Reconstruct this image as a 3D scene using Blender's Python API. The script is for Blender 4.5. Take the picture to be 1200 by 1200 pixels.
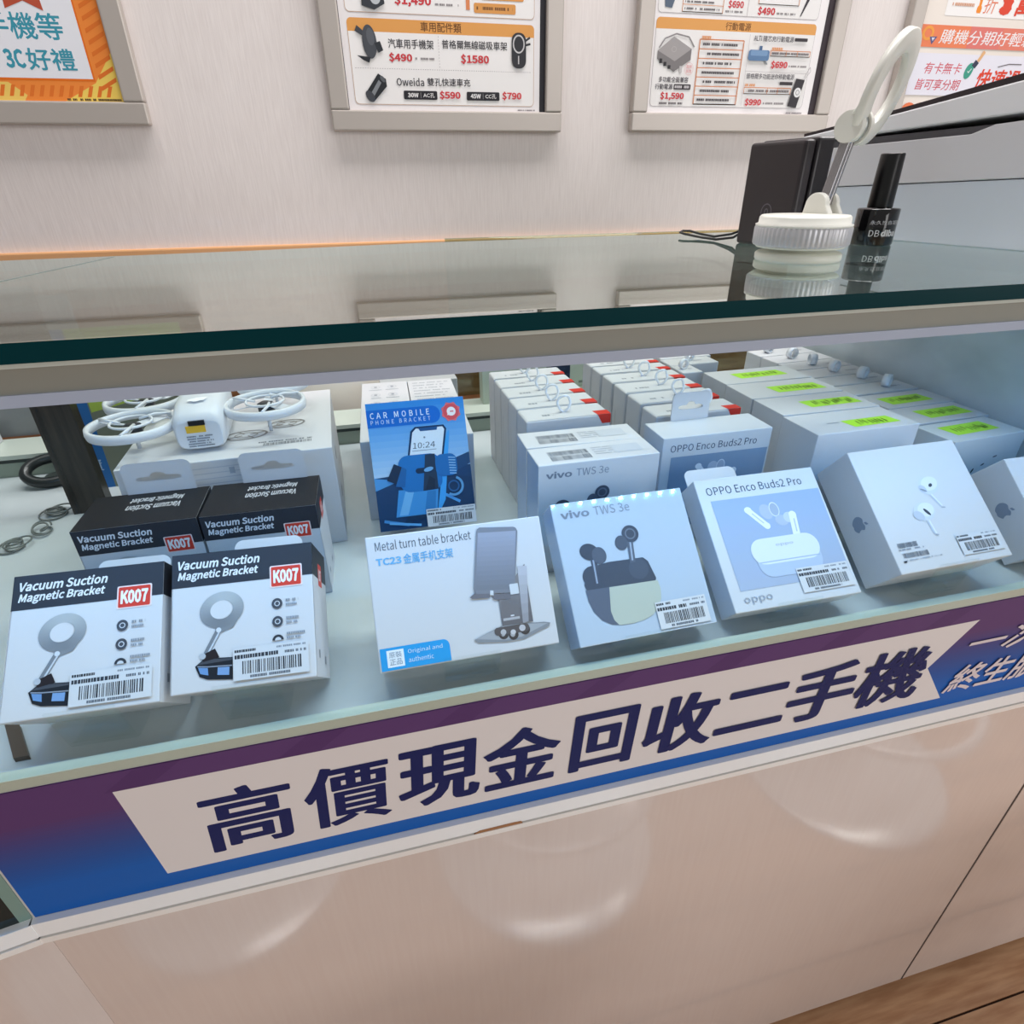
import bpy, bmesh, math, random
from mathutils import Vector, Matrix, Quaternion

# ------------------------------------------------------------------ clear
for o in list(bpy.data.objects):
    bpy.data.objects.remove(o, do_unlink=True)
SC = bpy.context.scene
COL = SC.collection
PI = math.pi
random.seed(7)

# ------------------------------------------------------------------ camera
cam_data = bpy.data.cameras.new('camera')
cam_data.sensor_width = 36.0
cam_data.lens = 694.93 / 1200 * 36.0
cam_data.clip_start = 0.01
cam = bpy.data.objects.new('camera', cam_data)
COL.objects.link(cam)
RX = Vector((0.97085912, -0.23944971, -0.00981847))      # picture right
DN = Vector((-0.12503489, -0.47115673, -0.87314238))     # picture down
FW = Vector((0.20444765, 0.8489259, -0.48736637))        # viewing direction
m = Matrix(((RX.x, -DN.x, -FW.x, 0.0), (RX.y, -DN.y, -FW.y, -0.248),
            (RX.z, -DN.z, -FW.z, 0.91), (0, 0, 0, 1)))
cam.matrix_world = m
SC.camera = cam

# ------------------------------------------------------------------ world, lights, exposure
SC.view_settings.view_transform = 'Standard'
SC.view_settings.look = 'None'
SC.view_settings.exposure = 0.08
SC.view_settings.gamma = 1.0
SC.view_settings.use_curve_mapping = False
SC.cycles.transparent_max_bounces = 32
world = bpy.data.worlds.new('shop_air')
SC.world = world
world.use_nodes = True
world.node_tree.nodes['Background'].inputs[0].default_value = (0.97, 0.95, 0.94, 1)
world.node_tree.nodes['Background'].inputs[1].default_value = 0.26


def area_light(name, loc, target, sx, sy, watts, color):
    l = bpy.data.lights.new(name, 'AREA')
    l.shape = 'RECTANGLE'
    l.size, l.size_y, l.energy, l.color = sx, sy, watts, color
    o = bpy.data.objects.new(name, l)
    COL.objects.link(o)
    o.location = loc
    o.rotation_euler = (Vector(target) - Vector(loc)).to_track_quat('-Z', 'Y').to_euler()
    return o


area_light('ceiling_panel_light', (0.75, 0.30, 2.5), (0.75, 0.30, 0), 2.4, 0.4, 47, (1.0, 0.975, 0.965))
area_light('added_front_fill', (2.2, -2.8, 1.5), (0.5, 0.0, 0.75), 3.0, 2.0, 50, (1.0, 0.985, 0.98))  # unseen fill lamp added in front to brighten the cabinet


# ------------------------------------------------------------------ materials
def lin(h):
    h = h.lstrip('#')
    out = []
    for i in (0, 2, 4):
        c = int(h[i:i + 2], 16) / 255
        out.append(c / 12.92 if c <= 0.04045 else ((c + 0.055) / 1.055) ** 2.4)
    return (*out, 1.0)


MATS = {}


def mat(hexcol, rough=0.5, metal=0.0, coat=0.0, spec=0.5, trans=0.0, sub=0.0):
    key = (hexcol, rough, metal, coat, spec, trans, sub)
    if key in MATS:
        return MATS[key]
    m = bpy.data.materials.new('paint_' + hexcol.lstrip('#'))
    m.use_nodes = True
    b = m.node_tree.nodes['Principled BSDF']
    b.inputs['Base Color'].default_value = lin(hexcol)
    b.inputs['Roughness'].default_value = rough
    b.inputs['Metallic'].default_value = metal
    b.inputs['Coat Weight'].default_value = coat
    b.inputs['Coat Roughness'].default_value = 0.04
    b.inputs['Specular IOR Level'].default_value = spec
    b.inputs['Transmission Weight'].default_value = trans
    if sub:
        b.inputs['Subsurface Weight'].default_value = sub
        b.inputs['Subsurface Radius'].default_value = (0.004, 0.004, 0.004)
    MATS[key] = m
    return m


def ink(h):
    return mat(h, 0.5, spec=0.25)


def noise_mat(name, c1, c2, scale, stretch, rough=0.5, spec=0.5, bump=0.0, detail=5, coat=0.0, lo=0.35, hi=0.65):
    m = bpy.data.materials.new(name)
    m.use_nodes = True
    nt = m.node_tree
    b = nt.nodes['Principled BSDF']
    tc = nt.nodes.new('ShaderNodeTexCoord')
    mp = nt.nodes.new('ShaderNodeMapping')
    mp.inputs['Scale'].default_value = stretch
    nz = nt.nodes.new('ShaderNodeTexNoise')
    nz.inputs['Scale'].default_value = scale
    nz.inputs['Detail'].default_value = detail
    rp = nt.nodes.new('ShaderNodeValToRGB')
    rp.color_ramp.elements[0].color = lin(c1)
    rp.color_ramp.elements[1].color = lin(c2)
    rp.color_ramp.elements[0].position = lo
    rp.color_ramp.elements[1].position = hi
    nt.links.new(tc.outputs['Object'], mp.inputs['Vector'])
    nt.links.new(mp.outputs['Vector'], nz.inputs['Vector'])
    nt.links.new(nz.outputs['Fac'], rp.inputs['Fac'])
    nt.links.new(rp.outputs['Color'], b.inputs['Base Color'])
    b.inputs['Roughness'].default_value = rough
    b.inputs['Specular IOR Level'].default_value = spec
    b.inputs['Coat Weight'].default_value = coat
    b.inputs['Coat Roughness'].default_value = 0.05
    if bump:
        bp = nt.nodes.new('ShaderNodeBump')
        bp.inputs['Strength'].default_value = bump
        bp.inputs['Distance'].default_value = 0.001
        nt.links.new(nz.outputs['Fac'], bp.inputs['Height'])
        nt.links.new(bp.outputs['Normal'], b.inputs['Normal'])
    return m


def pane_mat(name, tint, base=0.04, rough=0.0, pw=5.0):
    """clear sheet: see-through, with a mirror share that grows towards grazing angles"""
    m = bpy.data.materials.new(name)
    m.use_nodes = True
    nt = m.node_tree
    nt.nodes.clear()
    out = nt.nodes.new('ShaderNodeOutputMaterial')
    mix = nt.nodes.new('ShaderNodeMixShader')
    tr = nt.nodes.new('ShaderNodeBsdfTransparent')
    gl = nt.nodes.new('ShaderNodeBsdfGlossy')
    tr.inputs['Color'].default_value = (*tint, 1)
    gl.inputs['Roughness'].default_value = rough
    gl.inputs['Color'].default_value = (0.96, 1.0, 0.98, 1)
    ge = nt.nodes.new('ShaderNodeNewGeometry')
    dot = nt.nodes.new('ShaderNodeVectorMath')
    dot.operation = 'DOT_PRODUCT'
    ab = nt.nodes.new('ShaderNodeMath'); ab.operation = 'ABSOLUTE'
    su = nt.nodes.new('ShaderNodeMath'); su.operation = 'SUBTRACT'; su.inputs[0].default_value = 1.0
    pwn = nt.nodes.new('ShaderNodeMath'); pwn.operation = 'POWER'; pwn.inputs[1].default_value = pw
    ma = nt.nodes.new('ShaderNodeMath'); ma.operation = 'MULTIPLY_ADD'
    ma.inputs[1].default_value = 1 - base
    ma.inputs[2].default_value = base
    nt.links.new(ge.outputs['Incoming'], dot.inputs[0])
    nt.links.new(ge.outputs['Normal'], dot.inputs[1])
    nt.links.new(dot.outputs['Value'], ab.inputs[0])
    nt.links.new(ab.outputs[0], su.inputs[1])
    nt.links.new(su.outputs[0], pwn.inputs[0])
    nt.links.new(pwn.outputs[0], ma.inputs[0])
    nt.links.new(ma.outputs[0], mix.inputs['Fac'])
    nt.links.new(tr.outputs[0], mix.inputs[1])
    nt.links.new(gl.outputs[0], mix.inputs[2])
    nt.links.new(mix.outputs[0], out.inputs['Surface'])
    return m


def glow_mat(name, color, strength):
    m = bpy.data.materials.new(name)
    m.use_nodes = True
    nt = m.node_tree
    b = nt.nodes['Principled BSDF']
    b.inputs['Base Color'].default_value = (0.8, 0.8, 0.8, 1)
    b.inputs['Emission Color'].default_value = (*color, 1)
    b.inputs['Emission Strength'].default_value = strength
    return m


M_WALL = noise_mat('pale_pink_grained_wallpaper', '#e0d6d3', '#ebe2df', 60, (9, 9, 0.55), 0.6, 0.3, 0.12, lo=0.25, hi=0.75)
M_WOOD = noise_mat('orange_brown_wood', '#a9744f', '#c8946b', 18, (1.2, 6, 9), 0.5)
M_FLOOR_A = noise_mat('plank_wood', '#b38560', '#cda27c', 14, (1.0, 9, 1), 0.4)
M_CABINET = noise_mat('pinkish_grained_laminate', '#d8cac3', '#dacdc6', 30, (12, 12, 0.6), 0.07, 0.5, 0.0)
M_TOPGLASS = pane_mat('counter_top_glass', (0.90, 0.95, 0.93), 0.10, pw=3.4)
M_PANE = bpy.data.materials.new('clear_front_glass')
M_PANE.use_nodes = True
M_PANE.node_tree.nodes.clear()
_t = M_PANE.node_tree.nodes.new('ShaderNodeBsdfTransparent')
_t.inputs['Color'].default_value = (0.94, 0.965, 0.965, 1)
_o = M_PANE.node_tree.nodes.new('ShaderNodeOutputMaterial')
M_PANE.node_tree.links.new(_t.outputs[0], _o.inputs['Surface'])
M_BACKGLASS = pane_mat('green_tinted_glass', (0.66, 0.76, 0.68), 0.06)
M_ACRYLIC = pane_mat('clear_acrylic', (0.97, 0.98, 0.98), 0.04, 0.05)
M_EDGE = mat('#00343a', 0.2, spec=0.12)
M_SHELF = noise_mat('white_backed_shelf_glass', '#b0babd', '#c8d0d2', 7, (1, 1, 1), 0.2, 0.5, 0.0, 3)
M_GREENEDGE = mat('#b6bfb0', 0.25)
M_CARD = mat('#d6d6d9', 0.42)
M_CARD_GLOSS = mat('#d2d6dc', 0.32)
M_WRAP = mat('#bccbdc', 0.06, coat=1.0)
M_LED = glow_mat('led_chip', (0.10, 0.44, 1.0), 260.0)


# ------------------------------------------------------------------ mesh helpers
class MB:
    def __init__(s):
        s.v, s.f, s.m, s.mats, s.sm = [], [], [], [], []

    def mi(s, m):
        if m not in s.mats:
            s.mats.append(m)
        return s.mats.index(m)

    def face(s, pts, m, smooth=False):
        k = len(s.v)
        s.v += [tuple(p) for p in pts]
        s.f.append(list(range(k, k + len(pts))))
        s.m.append(s.mi(m))
        s.sm.append(smooth)

    def grid(s, rows, m, close_u=False, close_v=False, smooth=True, caps=False):
        k = len(s.v)
        n, c = len(rows), len(rows[0])
        for r in rows:
            s.v += [tuple(p) for p in r]
        mi = s.mi(m)
        for i in range(n if close_v else n - 1):
            for j in range(c if close_u else c - 1):
                a, b = i, (i + 1) % n
                d, e = j, (j + 1) % c
                s.f.append([k + a * c + d, k + a * c + e, k + b * c + e, k + b * c + d])
                s.m.append(mi)
                s.sm.append(smooth)
        if caps:
            s.f.append([k + j for j in range(c)][::-1]); s.m.append(mi); s.sm.append(False)
            s.f.append([k + (n - 1) * c + j for j in range(c)]); s.m.append(mi); s.sm.append(False)

    def box(s, x0, x1, y0, y1, z0, z1, m, sides=None):
        p = [(x0, y0, z0), (x1, y0, z0), (x1, y1, z0), (x0, y1, z0), (x0, y0, z1), (x1, y0, z1), (x1, y1, z1), (x0, y1, z1)]
        q = {'bottom': (3, 2, 1, 0), 'top': (4, 5, 6, 7), 'front': (0, 1, 5, 4), 'right': (1, 2, 6, 5), 'back': (2, 3, 7, 6), 'left': (3, 0, 4, 7)}
        k = len(s.v)
        s.v += p
        for n, idx in q.items():
            s.f.append([k + i for i in idx])
            s.m.append(s.mi((sides or {}).get(n, m)))
            s.sm.append(False)

    def prism(s, pts, ext, m, side=None, smooth=False):
        """planar outline pts (3D) pushed along vector ext"""
        e = Vector(ext)
        a = [Vector(p) for p in pts]
        b = [p + e for p in a]
        n = len(a)
        k = len(s.v)
        s.v += [tuple(p) for p in a + b]
        mi, ms = s.mi(m), s.mi(side or m)
        s.f.append([k + i for i in range(n)][::-1]); s.m.append(mi); s.sm.append(False)
        s.f.append([k + n + i for i in range(n)]); s.m.append(mi); s.sm.append(False)
        for i in range(n):
            j = (i + 1) % n
            s.f.append([k + i, k + j, k + n + j, k + n + i]); s.m.append(ms); s.sm.append(smooth)

    def lathe(s, prof, m, n=40, c=(0, 0, 0), wob=None):
        rows = []
        for r, z in prof:
            row = []
            for i in range(n):
                t = 2 * PI * i / n
                rr = r * (wob(i) if wob else 1)
                row.append((c[0] + rr * math.cos(t), c[1] + rr * math.sin(t), c[2] + z))
            rows.append(row)
        s.grid(rows, m, close_u=True, smooth=True, caps=True)

    def tube(s, path, r, m, n=8, closed=False, flat=1.0):
        P = [Vector(p) for p in path]
        rows = []
        nrm = None
        L = len(P)
        for i in range(L):
            a = P[(i - 1) % L] if (closed or i) else P[0]
            b = P[(i + 1) % L] if (closed or i < L - 1) else P[-1]
            t = (b - a).normalized()
            if nrm is None:
                nrm = t.cross(Vector((0.21, 0.33, 0.92))).normalized()
            nrm = (nrm - t * nrm.dot(t)).normalized()
            bi = t.cross(nrm)
            rows.append([P[i] + (nrm * math.cos(2 * PI * k / n) + bi * math.sin(2 * PI * k / n) * flat) * r for k in range(n)])
        s.grid(rows, m, close_u=True, close_v=closed, smooth=True, caps=not closed)

    def build(s, name, parent=None, bevel=0.0, seg=2):
        me = bpy.data.meshes.new(name)
        bm = bmesh.new()
        vs = [bm.verts.new(p) for p in s.v]
        for f, mi, sm in zip(s.f, s.m, s.sm):
            try:
                q = bm.faces.new([vs[i] for i in f])
                q.material_index = mi
                q.smooth = sm
            except ValueError:
                pass
        if bevel:
            bmesh.ops.recalc_face_normals(bm, faces=bm.faces)
            bmesh.ops.bevel(bm, geom=list(bm.edges), offset=bevel, segments=seg, affect='EDGES', profile=0.5)
        bm.to_mesh(me)
        bm.free()
        for m in s.mats:
            me.materials.append(m)
        o = bpy.data.objects.new(name, me)
        COL.objects.link(o)
        if parent:
            o.parent = parent
        return o


TXT = {}
try:                                                   # the plain sans shipped with Blender, else its default face
    import os
    SANS = bpy.data.fonts.load(os.path.join(bpy.utils.system_resource('DATAFILES'), 'fonts', 'Noto Sans CJK Regular.woff2'))
except Exception:
    SANS = None


def text_shape(st, bold=0.0, shear=0.0, res=2, space=1.0, thin=1.0):
    """flat lettering as (points, faces); a point is x, y and a step that keeps overlapping strokes apart"""
    key = (st, bold, shear, res, space, thin)
    if key in TXT:
        return TXT[key]
    wide = any(ord(c) > 0x2e00 for c in st)
    c = bpy.data.curves.new('lettering', 'FONT')
    c.body = st
    if SANS and not wide:
        c.font = SANS
    c.shear = shear
    c.resolution_u = res
    c.space_character = space
    o = bpy.data.objects.new('lettering', c)
    COL.objects.link(o)
    dg = bpy.context.evaluated_depsgraph_get()
    me = bpy.data.meshes.new_from_object(o.evaluated_get(dg))
    vs = [(v.co.x, v.co.y, 0) for v in me.vertices]
    fs = [list(p.vertices) for p in me.polygons]
    bpy.data.meshes.remove(me)
    bpy.data.objects.remove(o, do_unlink=True)
    bpy.data.curves.remove(c)
    if bold:
        cnt = {}
        for f in fs:
            for i, j in zip(f, f[1:] + f[:1]):
                k = (min(i, j), max(i, j))
                cnt[k] = cnt.get(k, 0) + 1
        step = 0
        for (i, j), n in list(cnt.items()):
            if n != 1:
                continue
            (x0, y0, _), (x1, y1, _) = vs[i], vs[j]
            l = math.hypot(x1 - x0, y1 - y0)
            if l < 1e-6:
                continue
            dx, dy = (x1 - x0) / l * bold, (y1 - y0) / l * bold
            step = step % 60 + 1
            k = len(vs)
            e = 0.55
            pts = [(x0 - dx * e - dy, y0 - dy * e + dx), (x0 - dx * e + dy, y0 - dy * e - dx), (x1 + dx * e + dy, y1 + dy * e - dx), (x1 + dx * e - dy, y1 + dy * e + dx)]
            if res >= 3:                                # rounded stroke ends
                t0 = math.atan2(dy, dx)
                pts = [(x1 + bold * math.cos(t0 + a), y1 + bold * thin * math.sin(t0 + a)) for a in (-PI / 2, -PI / 4, 0, PI / 4, PI / 2)] + \
                      [(x0 + bold * math.cos(t0 + a), y0 + bold * thin * math.sin(t0 + a)) for a in (PI / 2, 3 * PI / 4, PI, 5 * PI / 4, 3 * PI / 2)]
            vs += [(x, y, step) for x, y in pts]
            fs.append(list(range(k, k + len(pts))))
    TXT[key] = (vs, fs)
    return TXT[key]


class Print(MB):
    """flat artwork on a face: u runs along U, v along V, each mark a hair above the one before"""
    def __init__(s, o, U, V, N, eps=1.6e-5):
        super().__init__()
        s.o, s.U, s.V, s.N, s.eps, s.L = Vector(o), Vector(U), Vector(V), Vector(N).normalized(), eps, 0
        s.a = s.V.length / s.U.length

    def T(s, u, v):
        return s.o + s.U * u + s.V * v + s.N * (s.eps * s.L)

    def poly(s, pts, c, keep=False):
        if not keep:
            s.L += 1
        s.face([s.T(*p) for p in pts], c if not isinstance(c, str) else ink(c))

    def rect(s, u0, v0, u1, v1, c, keep=False):
        s.poly([(u0, v0), (u1, v0), (u1, v1), (u0, v1)], c, keep)

    def rrect(s, u0, v0, u1, v1, r, c, corners='1111', keep=False):
        rv = r / s.a
        pts = []
        for k, (cu, cv, a0) in enumerate(((u0 + r, v0 + rv, PI), (u1 - r, v0 + rv, 1.5 * PI), (u1 - r, v1 - rv, 0), (u0 + r, v1 - rv, .5 * PI))):
            if corners[k] == '1':
                for i in range(6):
                    t = a0 + .5 * PI * i / 5
                    pts.append((cu + r * math.cos(t), cv + rv * math.sin(t)))
            else:
                pts.append(((u0, v0), (u1, v0), (u1, v1), (u0, v1))[k])
        s.poly(pts, c, keep)

    def ell(s, u, v, ru, rv, c, rot=0.0, n=28, a0=0, a1=2 * PI, keep=False):
        """radii in units of U"""
        pts = []
        full = abs(a1 - a0 - 2 * PI) < 1e-6
        for i in range(n if full else n + 1):
            t = a0 + (a1 - a0) * i / n
            x, y = ru * math.cos(t), rv * math.sin(t)
            pts.append((u + x * math.cos(rot) - y * math.sin(rot), v + (x * math.sin(rot) + y * math.cos(rot)) / s.a))
        s.poly(pts, c, keep)

    def ring(s, u, v, ru, rv, iu, iv, c, rot=0.0, n=36, a0=0.0, a1=2 * PI):
        s.L += 1
        def p(x, y):
            return s.T(u + x * math.cos(rot) - y * math.sin(rot), v + (x * math.sin(rot) + y * math.cos(rot)) / s.a)
        for i in range(n):
            t, w = a0 + (a1 - a0) * i / n, a0 + (a1 - a0) * (i + 1) / n
            m = c(i / n) if callable(c) else c
            s.face([p(ru * math.cos(t), rv * math.sin(t)), p(ru * math.cos(w), rv * math.sin(w)),
                    p(iu * math.cos(w), iv * math.sin(w)), p(iu * math.cos(t), iv * math.sin(t))], ink(m))

    def line(s, pts, w, c):
        s.L += 1
        for (u0, v0), (u1, v1) in zip(pts, pts[1:]):
            dx, dy = u1 - u0, (v1 - v0) * s.a
            l = math.hypot(dx, dy) or 1
            px, py = -dy / l * w / 2, dx / l * w / 2 / s.a
            s.face([s.T(u0 + px, v0 + py), s.T(u0 - px, v0 - py), s.T(u1 - px, v1 - py), s.T(u1 + px, v1 + py)], ink(c))

    def frame(s, u0, v0, u1, v1, w, c):
        s.line([(u0, v0), (u1, v0), (u1, v1), (u0, v1), (u0, v0), (u1, v0)], w, c)

    def grad(s, pts_l, pts_r, c0, c1, n=10):
        """strip between two edges (each two points, bottom then top) shaded from c0 (bottom) to c1 (top)"""
        s.L += 1
        a, b = lin0(c0), lin0(c1)
        for i in range(n):
            t0, t1 = i / n, (i + 1) / n
            q = [tuple(pts_l[0][k] + (pts_l[1][k] - pts_l[0][k]) * t for k in (0, 1)) for t in (t0, t1)]
            r = [tuple(pts_r[0][k] + (pts_r[1][k] - pts_r[0][k]) * t for k in (0, 1)) for t in (t0, t1)]
            h = '#' + ''.join('%02x' % int(round(x + (y - x) * (i + .5) / n)) for x, y in zip(a, b))
            s.face([s.T(*q[0]), s.T(*r[0]), s.T(*r[1]), s.T(*q[1])], ink(h))

    def text(s, st, u0, v0, u1, v1, c, bold=0.0, shear=0.0, res=2, flip=False, space=1.0, thin=1.0):
        vs, fs = text_shape(st, bold, shear, res, space, thin)
        if not vs:
            return
        s.L += 1
        x0, x1 = min(p[0] for p in vs), max(p[0] for p in vs)
        y0, y1 = min(p[1] for p in vs), max(p[1] for p in vs)
        k = len(s.v)
        for x, y, st_ in vs:
            a, b = (x - x0) / (x1 - x0), (y - y0) / max(1e-6, y1 - y0)
            if flip:
                a, b = 1 - a, 1 - b
            s.v.append(tuple(s.T(u0 + (u1 - u0) * a, v0 + (v1 - v0) * b) + s.N * (st_ * 8e-7)))
        mi = s.mi(ink(c))
        for f in fs:
            s.f.append([k + i for i in f]); s.m.append(mi); s.sm.append(False)
        s.L += 2

    def bars(s, u0, v0, u1, v1, c='#2b2e35', n=34, seed=1):
        rnd = random.Random(seed)
        s.L += 1
        ws = [rnd.choice((1, 1, 1.6, 2.2)) for _ in range(2 * n)]
        tot = sum(ws)
        x = u0
        for i, w in enumerate(ws):
            d = w / tot * (u1 - u0)
            if i % 2 == 0:
                s.face([s.T(x, v0), s.T(x + d, v0), s.T(x + d, v1), s.T(x, v1)], ink(c))
            x += d

    def dashes(s, u0, v0, u1, v1, c='#6b7078', seed=1, fill=0.75):
        """a line of print too small to read"""
        rnd = random.Random(seed)
        s.L += 1
        h = (v1 - v0) * s.a
        x = u0
        while x < u1:
            d = min(h * rnd.uniform(.5, 1.0), u1 - x)
            if rnd.random() < fill:
                s.face([s.T(x, v0), s.T(x + d * .8, v0), s.T(x + d * .8, v1), s.T(x, v1)], ink(c))
            x += d


def lin0(h):
    h = h.lstrip('#')
    return [int(h[i:i + 2], 16) for i in (0, 2, 4)]


def thing(name, label, cat, loc=(0, 0, 0), rz=0.0, lean=0.0, group=None):
    o = bpy.data.objects.new(name, None)
    o.empty_display_size = 0.01
    COL.objects.link(o)
    o.location = loc
    o.rotation_euler = (-lean, 0, rz)
    o['label'], o['category'] = label, cat
    if group:
        o['group'] = group
    return o


def tag(o, label, cat, group=None):
    o['label'], o['category'] = label, cat
    if group:
        o['group'] = group
    return o


def struct(o):
    o['kind'] = 'structure'
    return o


def dup(root, loc, rz, lean, label, skip=()):
    r = root.copy()
    COL.objects.link(r)
    r.location, r.rotation_euler = loc, (-lean, 0, rz)
    r['label'] = label
    for ch in list(root.children):
        if any(ch.name.startswith(s) for s in skip):
            continue
        c = ch.copy()
        COL.objects.link(c)
        c.parent = r
        for g in ch.children:
            d = g.copy()
            COL.objects.link(d)
            d.parent = c
    return r


# ------------------------------------------------------------------ room shell
b = MB(); b.box(-2.2, 3.0, 0.68, 0.74, 0.838, 2.6, M_WALL); struct(b.build('wall_back'))
b = MB(); b.box(-2.2, 3.0, 0.72, 0.76, 0.0, 0.838, M_WOOD); struct(b.build('wall_lower'))
b = MB(); b.box(-2.2, 3.0, 0.672, 0.72, 0.826, 0.838, mat('#e0a877', 0.35)); struct(b.build('trim_1', bevel=0.002))
b = MB()
for i in range(34):
    y0 = -2.3 + i * 0.09
    b.box(-2.2, 3.0, y0 + 0.0012, y0 + 0.0888, -0.02, 0.0, M_FLOOR_A)
b.box(-2.2, 3.0, -2.3, 0.76, -0.03, -0.004, mat('#4a3222', 0.8))
struct(b.build('floor'))

# ------------------------------------------------------------------ display counter
XL, XR = -0.224, 0.565
SH = 0.651                                            # shelf surface
counter = thing('display_counter', 'long glass-topped shop display counter with a pinkish cabinet and white trim below', 'counter', (0, 0, 0))
b = MB()
gp = [(-0.80, -0.007), (1.30, -0.007), (1.30, 0.335), (0.316, 0.335), (0.064, 0.327), (-0.076, 0.306), (-0.249, 0.291), (-0.80, 0.280)]
k = len(gp)
b.face([(x, y, 0.8632) for x, y in gp], M_TOPGLASS)
b.face([(x, y, 0.8560) for x, y in gp][::-1], M_TOPGLASS)
for i in range(k):
    (xa, ya), (xb, yb) = gp[i], gp[(i + 1) % k]
    b.face([(xa, ya, 0.8560), (xb, yb, 0.8560), (xb, yb, 0.8632), (xa, ya, 0.8632)], M_EDGE if i in (0, 1, 7) else mat('#a9c4bc', 0.2))
gt = b.build('glass_top', counter)
b = MB(); b.prism([(-0.2260, -0.006, 0.86325), (-0.2248, -0.006, 0.86325), (-0.1748, 0.2930, 0.86325), (-0.1760, 0.2930, 0.86325)], (0, 0, 0.0002), mat('#7d8482', 0.5)); b.build('joint_line', gt)
b = MB(); b.box(XL, 1.30, -0.0058, -0.0022, 0.6574, 0.8556, M_PANE); b.build('front_pane', counter)
b = MB()
b.box(-0.80, 1.30, 0.000, 0.012, 0.8435, 0.8556, mat('#a19a91', 0.4))
b.box(-0.80, 1.30, -0.0018, 0.0125, 0.8532, 0.8556, mat('#e3e0d8', 0.3))
bar = b.build('light_bar', counter)
b = MB(); b.box(-0.80, 1.30, -0.0012, 0.0002, 0.8388, 0.8435, mat('#c3c6dd', 0.3)); b.build('lip', bar)
b = MB()
for i in range(74):
    x = -0.30 + i * 0.0125
    b.face([(x, 0.0008, 0.8428), (x, 0.0038, 0.8432), (x + 0.003, 0.0038, 0.8432), (x + 0.003, 0.0008, 0.8428)], M_LED)
b.build('led_strip', bar)
b = MB(); b.box(-0.80, 1.30, -0.0006, 0.405, 0.641, SH, M_SHELF, {'front': M_GREENEDGE, 'bottom': mat('#8d8d88')})
b.build('shelf', counter)
b = MB(); b.box(XL, 1.30, -0.0060, 0.0004, 0.6504, 0.6572, M_GREENEDGE); b.build('glass_edge', counter)
b = MB(); b.box(XL, 1.30, -0.0058, -0.0008, 0.5485, 0.6502, mat('#d5d2d0', 0.4)); b.build('fascia', counter)
b = MB()
b.box(-0.80, 1.30, 0.405, 0.409, 0.60, 0.670, mat('#93a093', 0.4))
b.box(-0.80, 1.30, 0.403, 0.455, 0.670, 0.6745, mat('#c3ccc2', 0.3))
b.box(-0.80, 1.30, 0.4025, 0.404, 0.6668, 0.6698, mat('#1c2a28', 0.3))
b.build('back_rail', counter)
b = MB(); b.box(0.10, 0.56, 0.47, 0.474, 0.6745, 0.855, M_BACKGLASS); b.build('back_glass_door', counter)
b = MB(); b.box(-0.80, -0.285, 0.462, 0.468, 0.6745, 0.815, mat('#8a8d90', 0.3)); b.build('left_back_panel', counter)  # added grey sheet standing in for a hazy reflection in the glass
M_SMOKE = noise_mat('cloudy_grey_laminate', '#c2cccf', '#e2e9ec', 9, (1, 1, 1.6), 0.25, 0.5, 0.0, 6)
b = MB(); b.box(0.545, 0.553, 0.0005, 0.470, SH, 0.8556, M_SMOKE); b.build('side_panel', counter)
M_POST = noise_mat('dark_brown_grain', '#1d1a19', '#3a332d', 20, (9, 9, 0.6), 0.25)
b = MB(); b.box(-0.2745, -0.2450, 0.300, 0.312, SH, 0.8430, M_POST); b.build('divider_post', counter)
b = MB(); b.prism([(-0.217, 0.038, SH), (-0.209, 0.036, SH), (-0.195, 0.012, SH), (-0.202, 0.012, SH)], (0, 0, 0.003), mat('#5d5148', 0.4, 0.3)); b.build('shelf_clip', counter)
b = MB(); b.box(XL, 1.30, -0.0040, 0.405, 0.012, 0.5360, M_CABINET)
cab = b.build('cabinet', counter)
b = MB(); b.box(0.5640, 0.5662, -0.0044, -0.0030, 0.012, 0.5380, mat('#4a3f3b', 0.6)); b.build('panel_gap', cab)
b = MB()
b.box(XL, 1.30, -0.0105, 0.0, 0.5362, 0.5485, mat('#f7fafc', 0.25))
b.box(XL, 1.30, -0.0085, 0.0, 0.5350, 0.5362, mat('#6d6a66', 0.5))
b.box(XL, 1.30, -0.0112, 0.0, 0.5302, 0.5350, mat('#f3f0ec', 0.3))
tr = b.build('trim', counter)
b = MB(); b.prism([(0.029, -0.0110, 0.5352), (0.062, -0.0110, 0.5352), (0.061, -0.0110, 0.5370), (0.056, -0.0110, 0.5374), (0.033, -0.0110, 0.5372)], (0, 0.0008, 0), mat('#a8764f', 0.7)); b.build('chipped_patch', tr)
b = MB(); b.box(XL, 1.30, 0.002, 0.40, 0.0, 0.012, mat('#6b5a52', 0.6)); b.build('plinth', counter)

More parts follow.
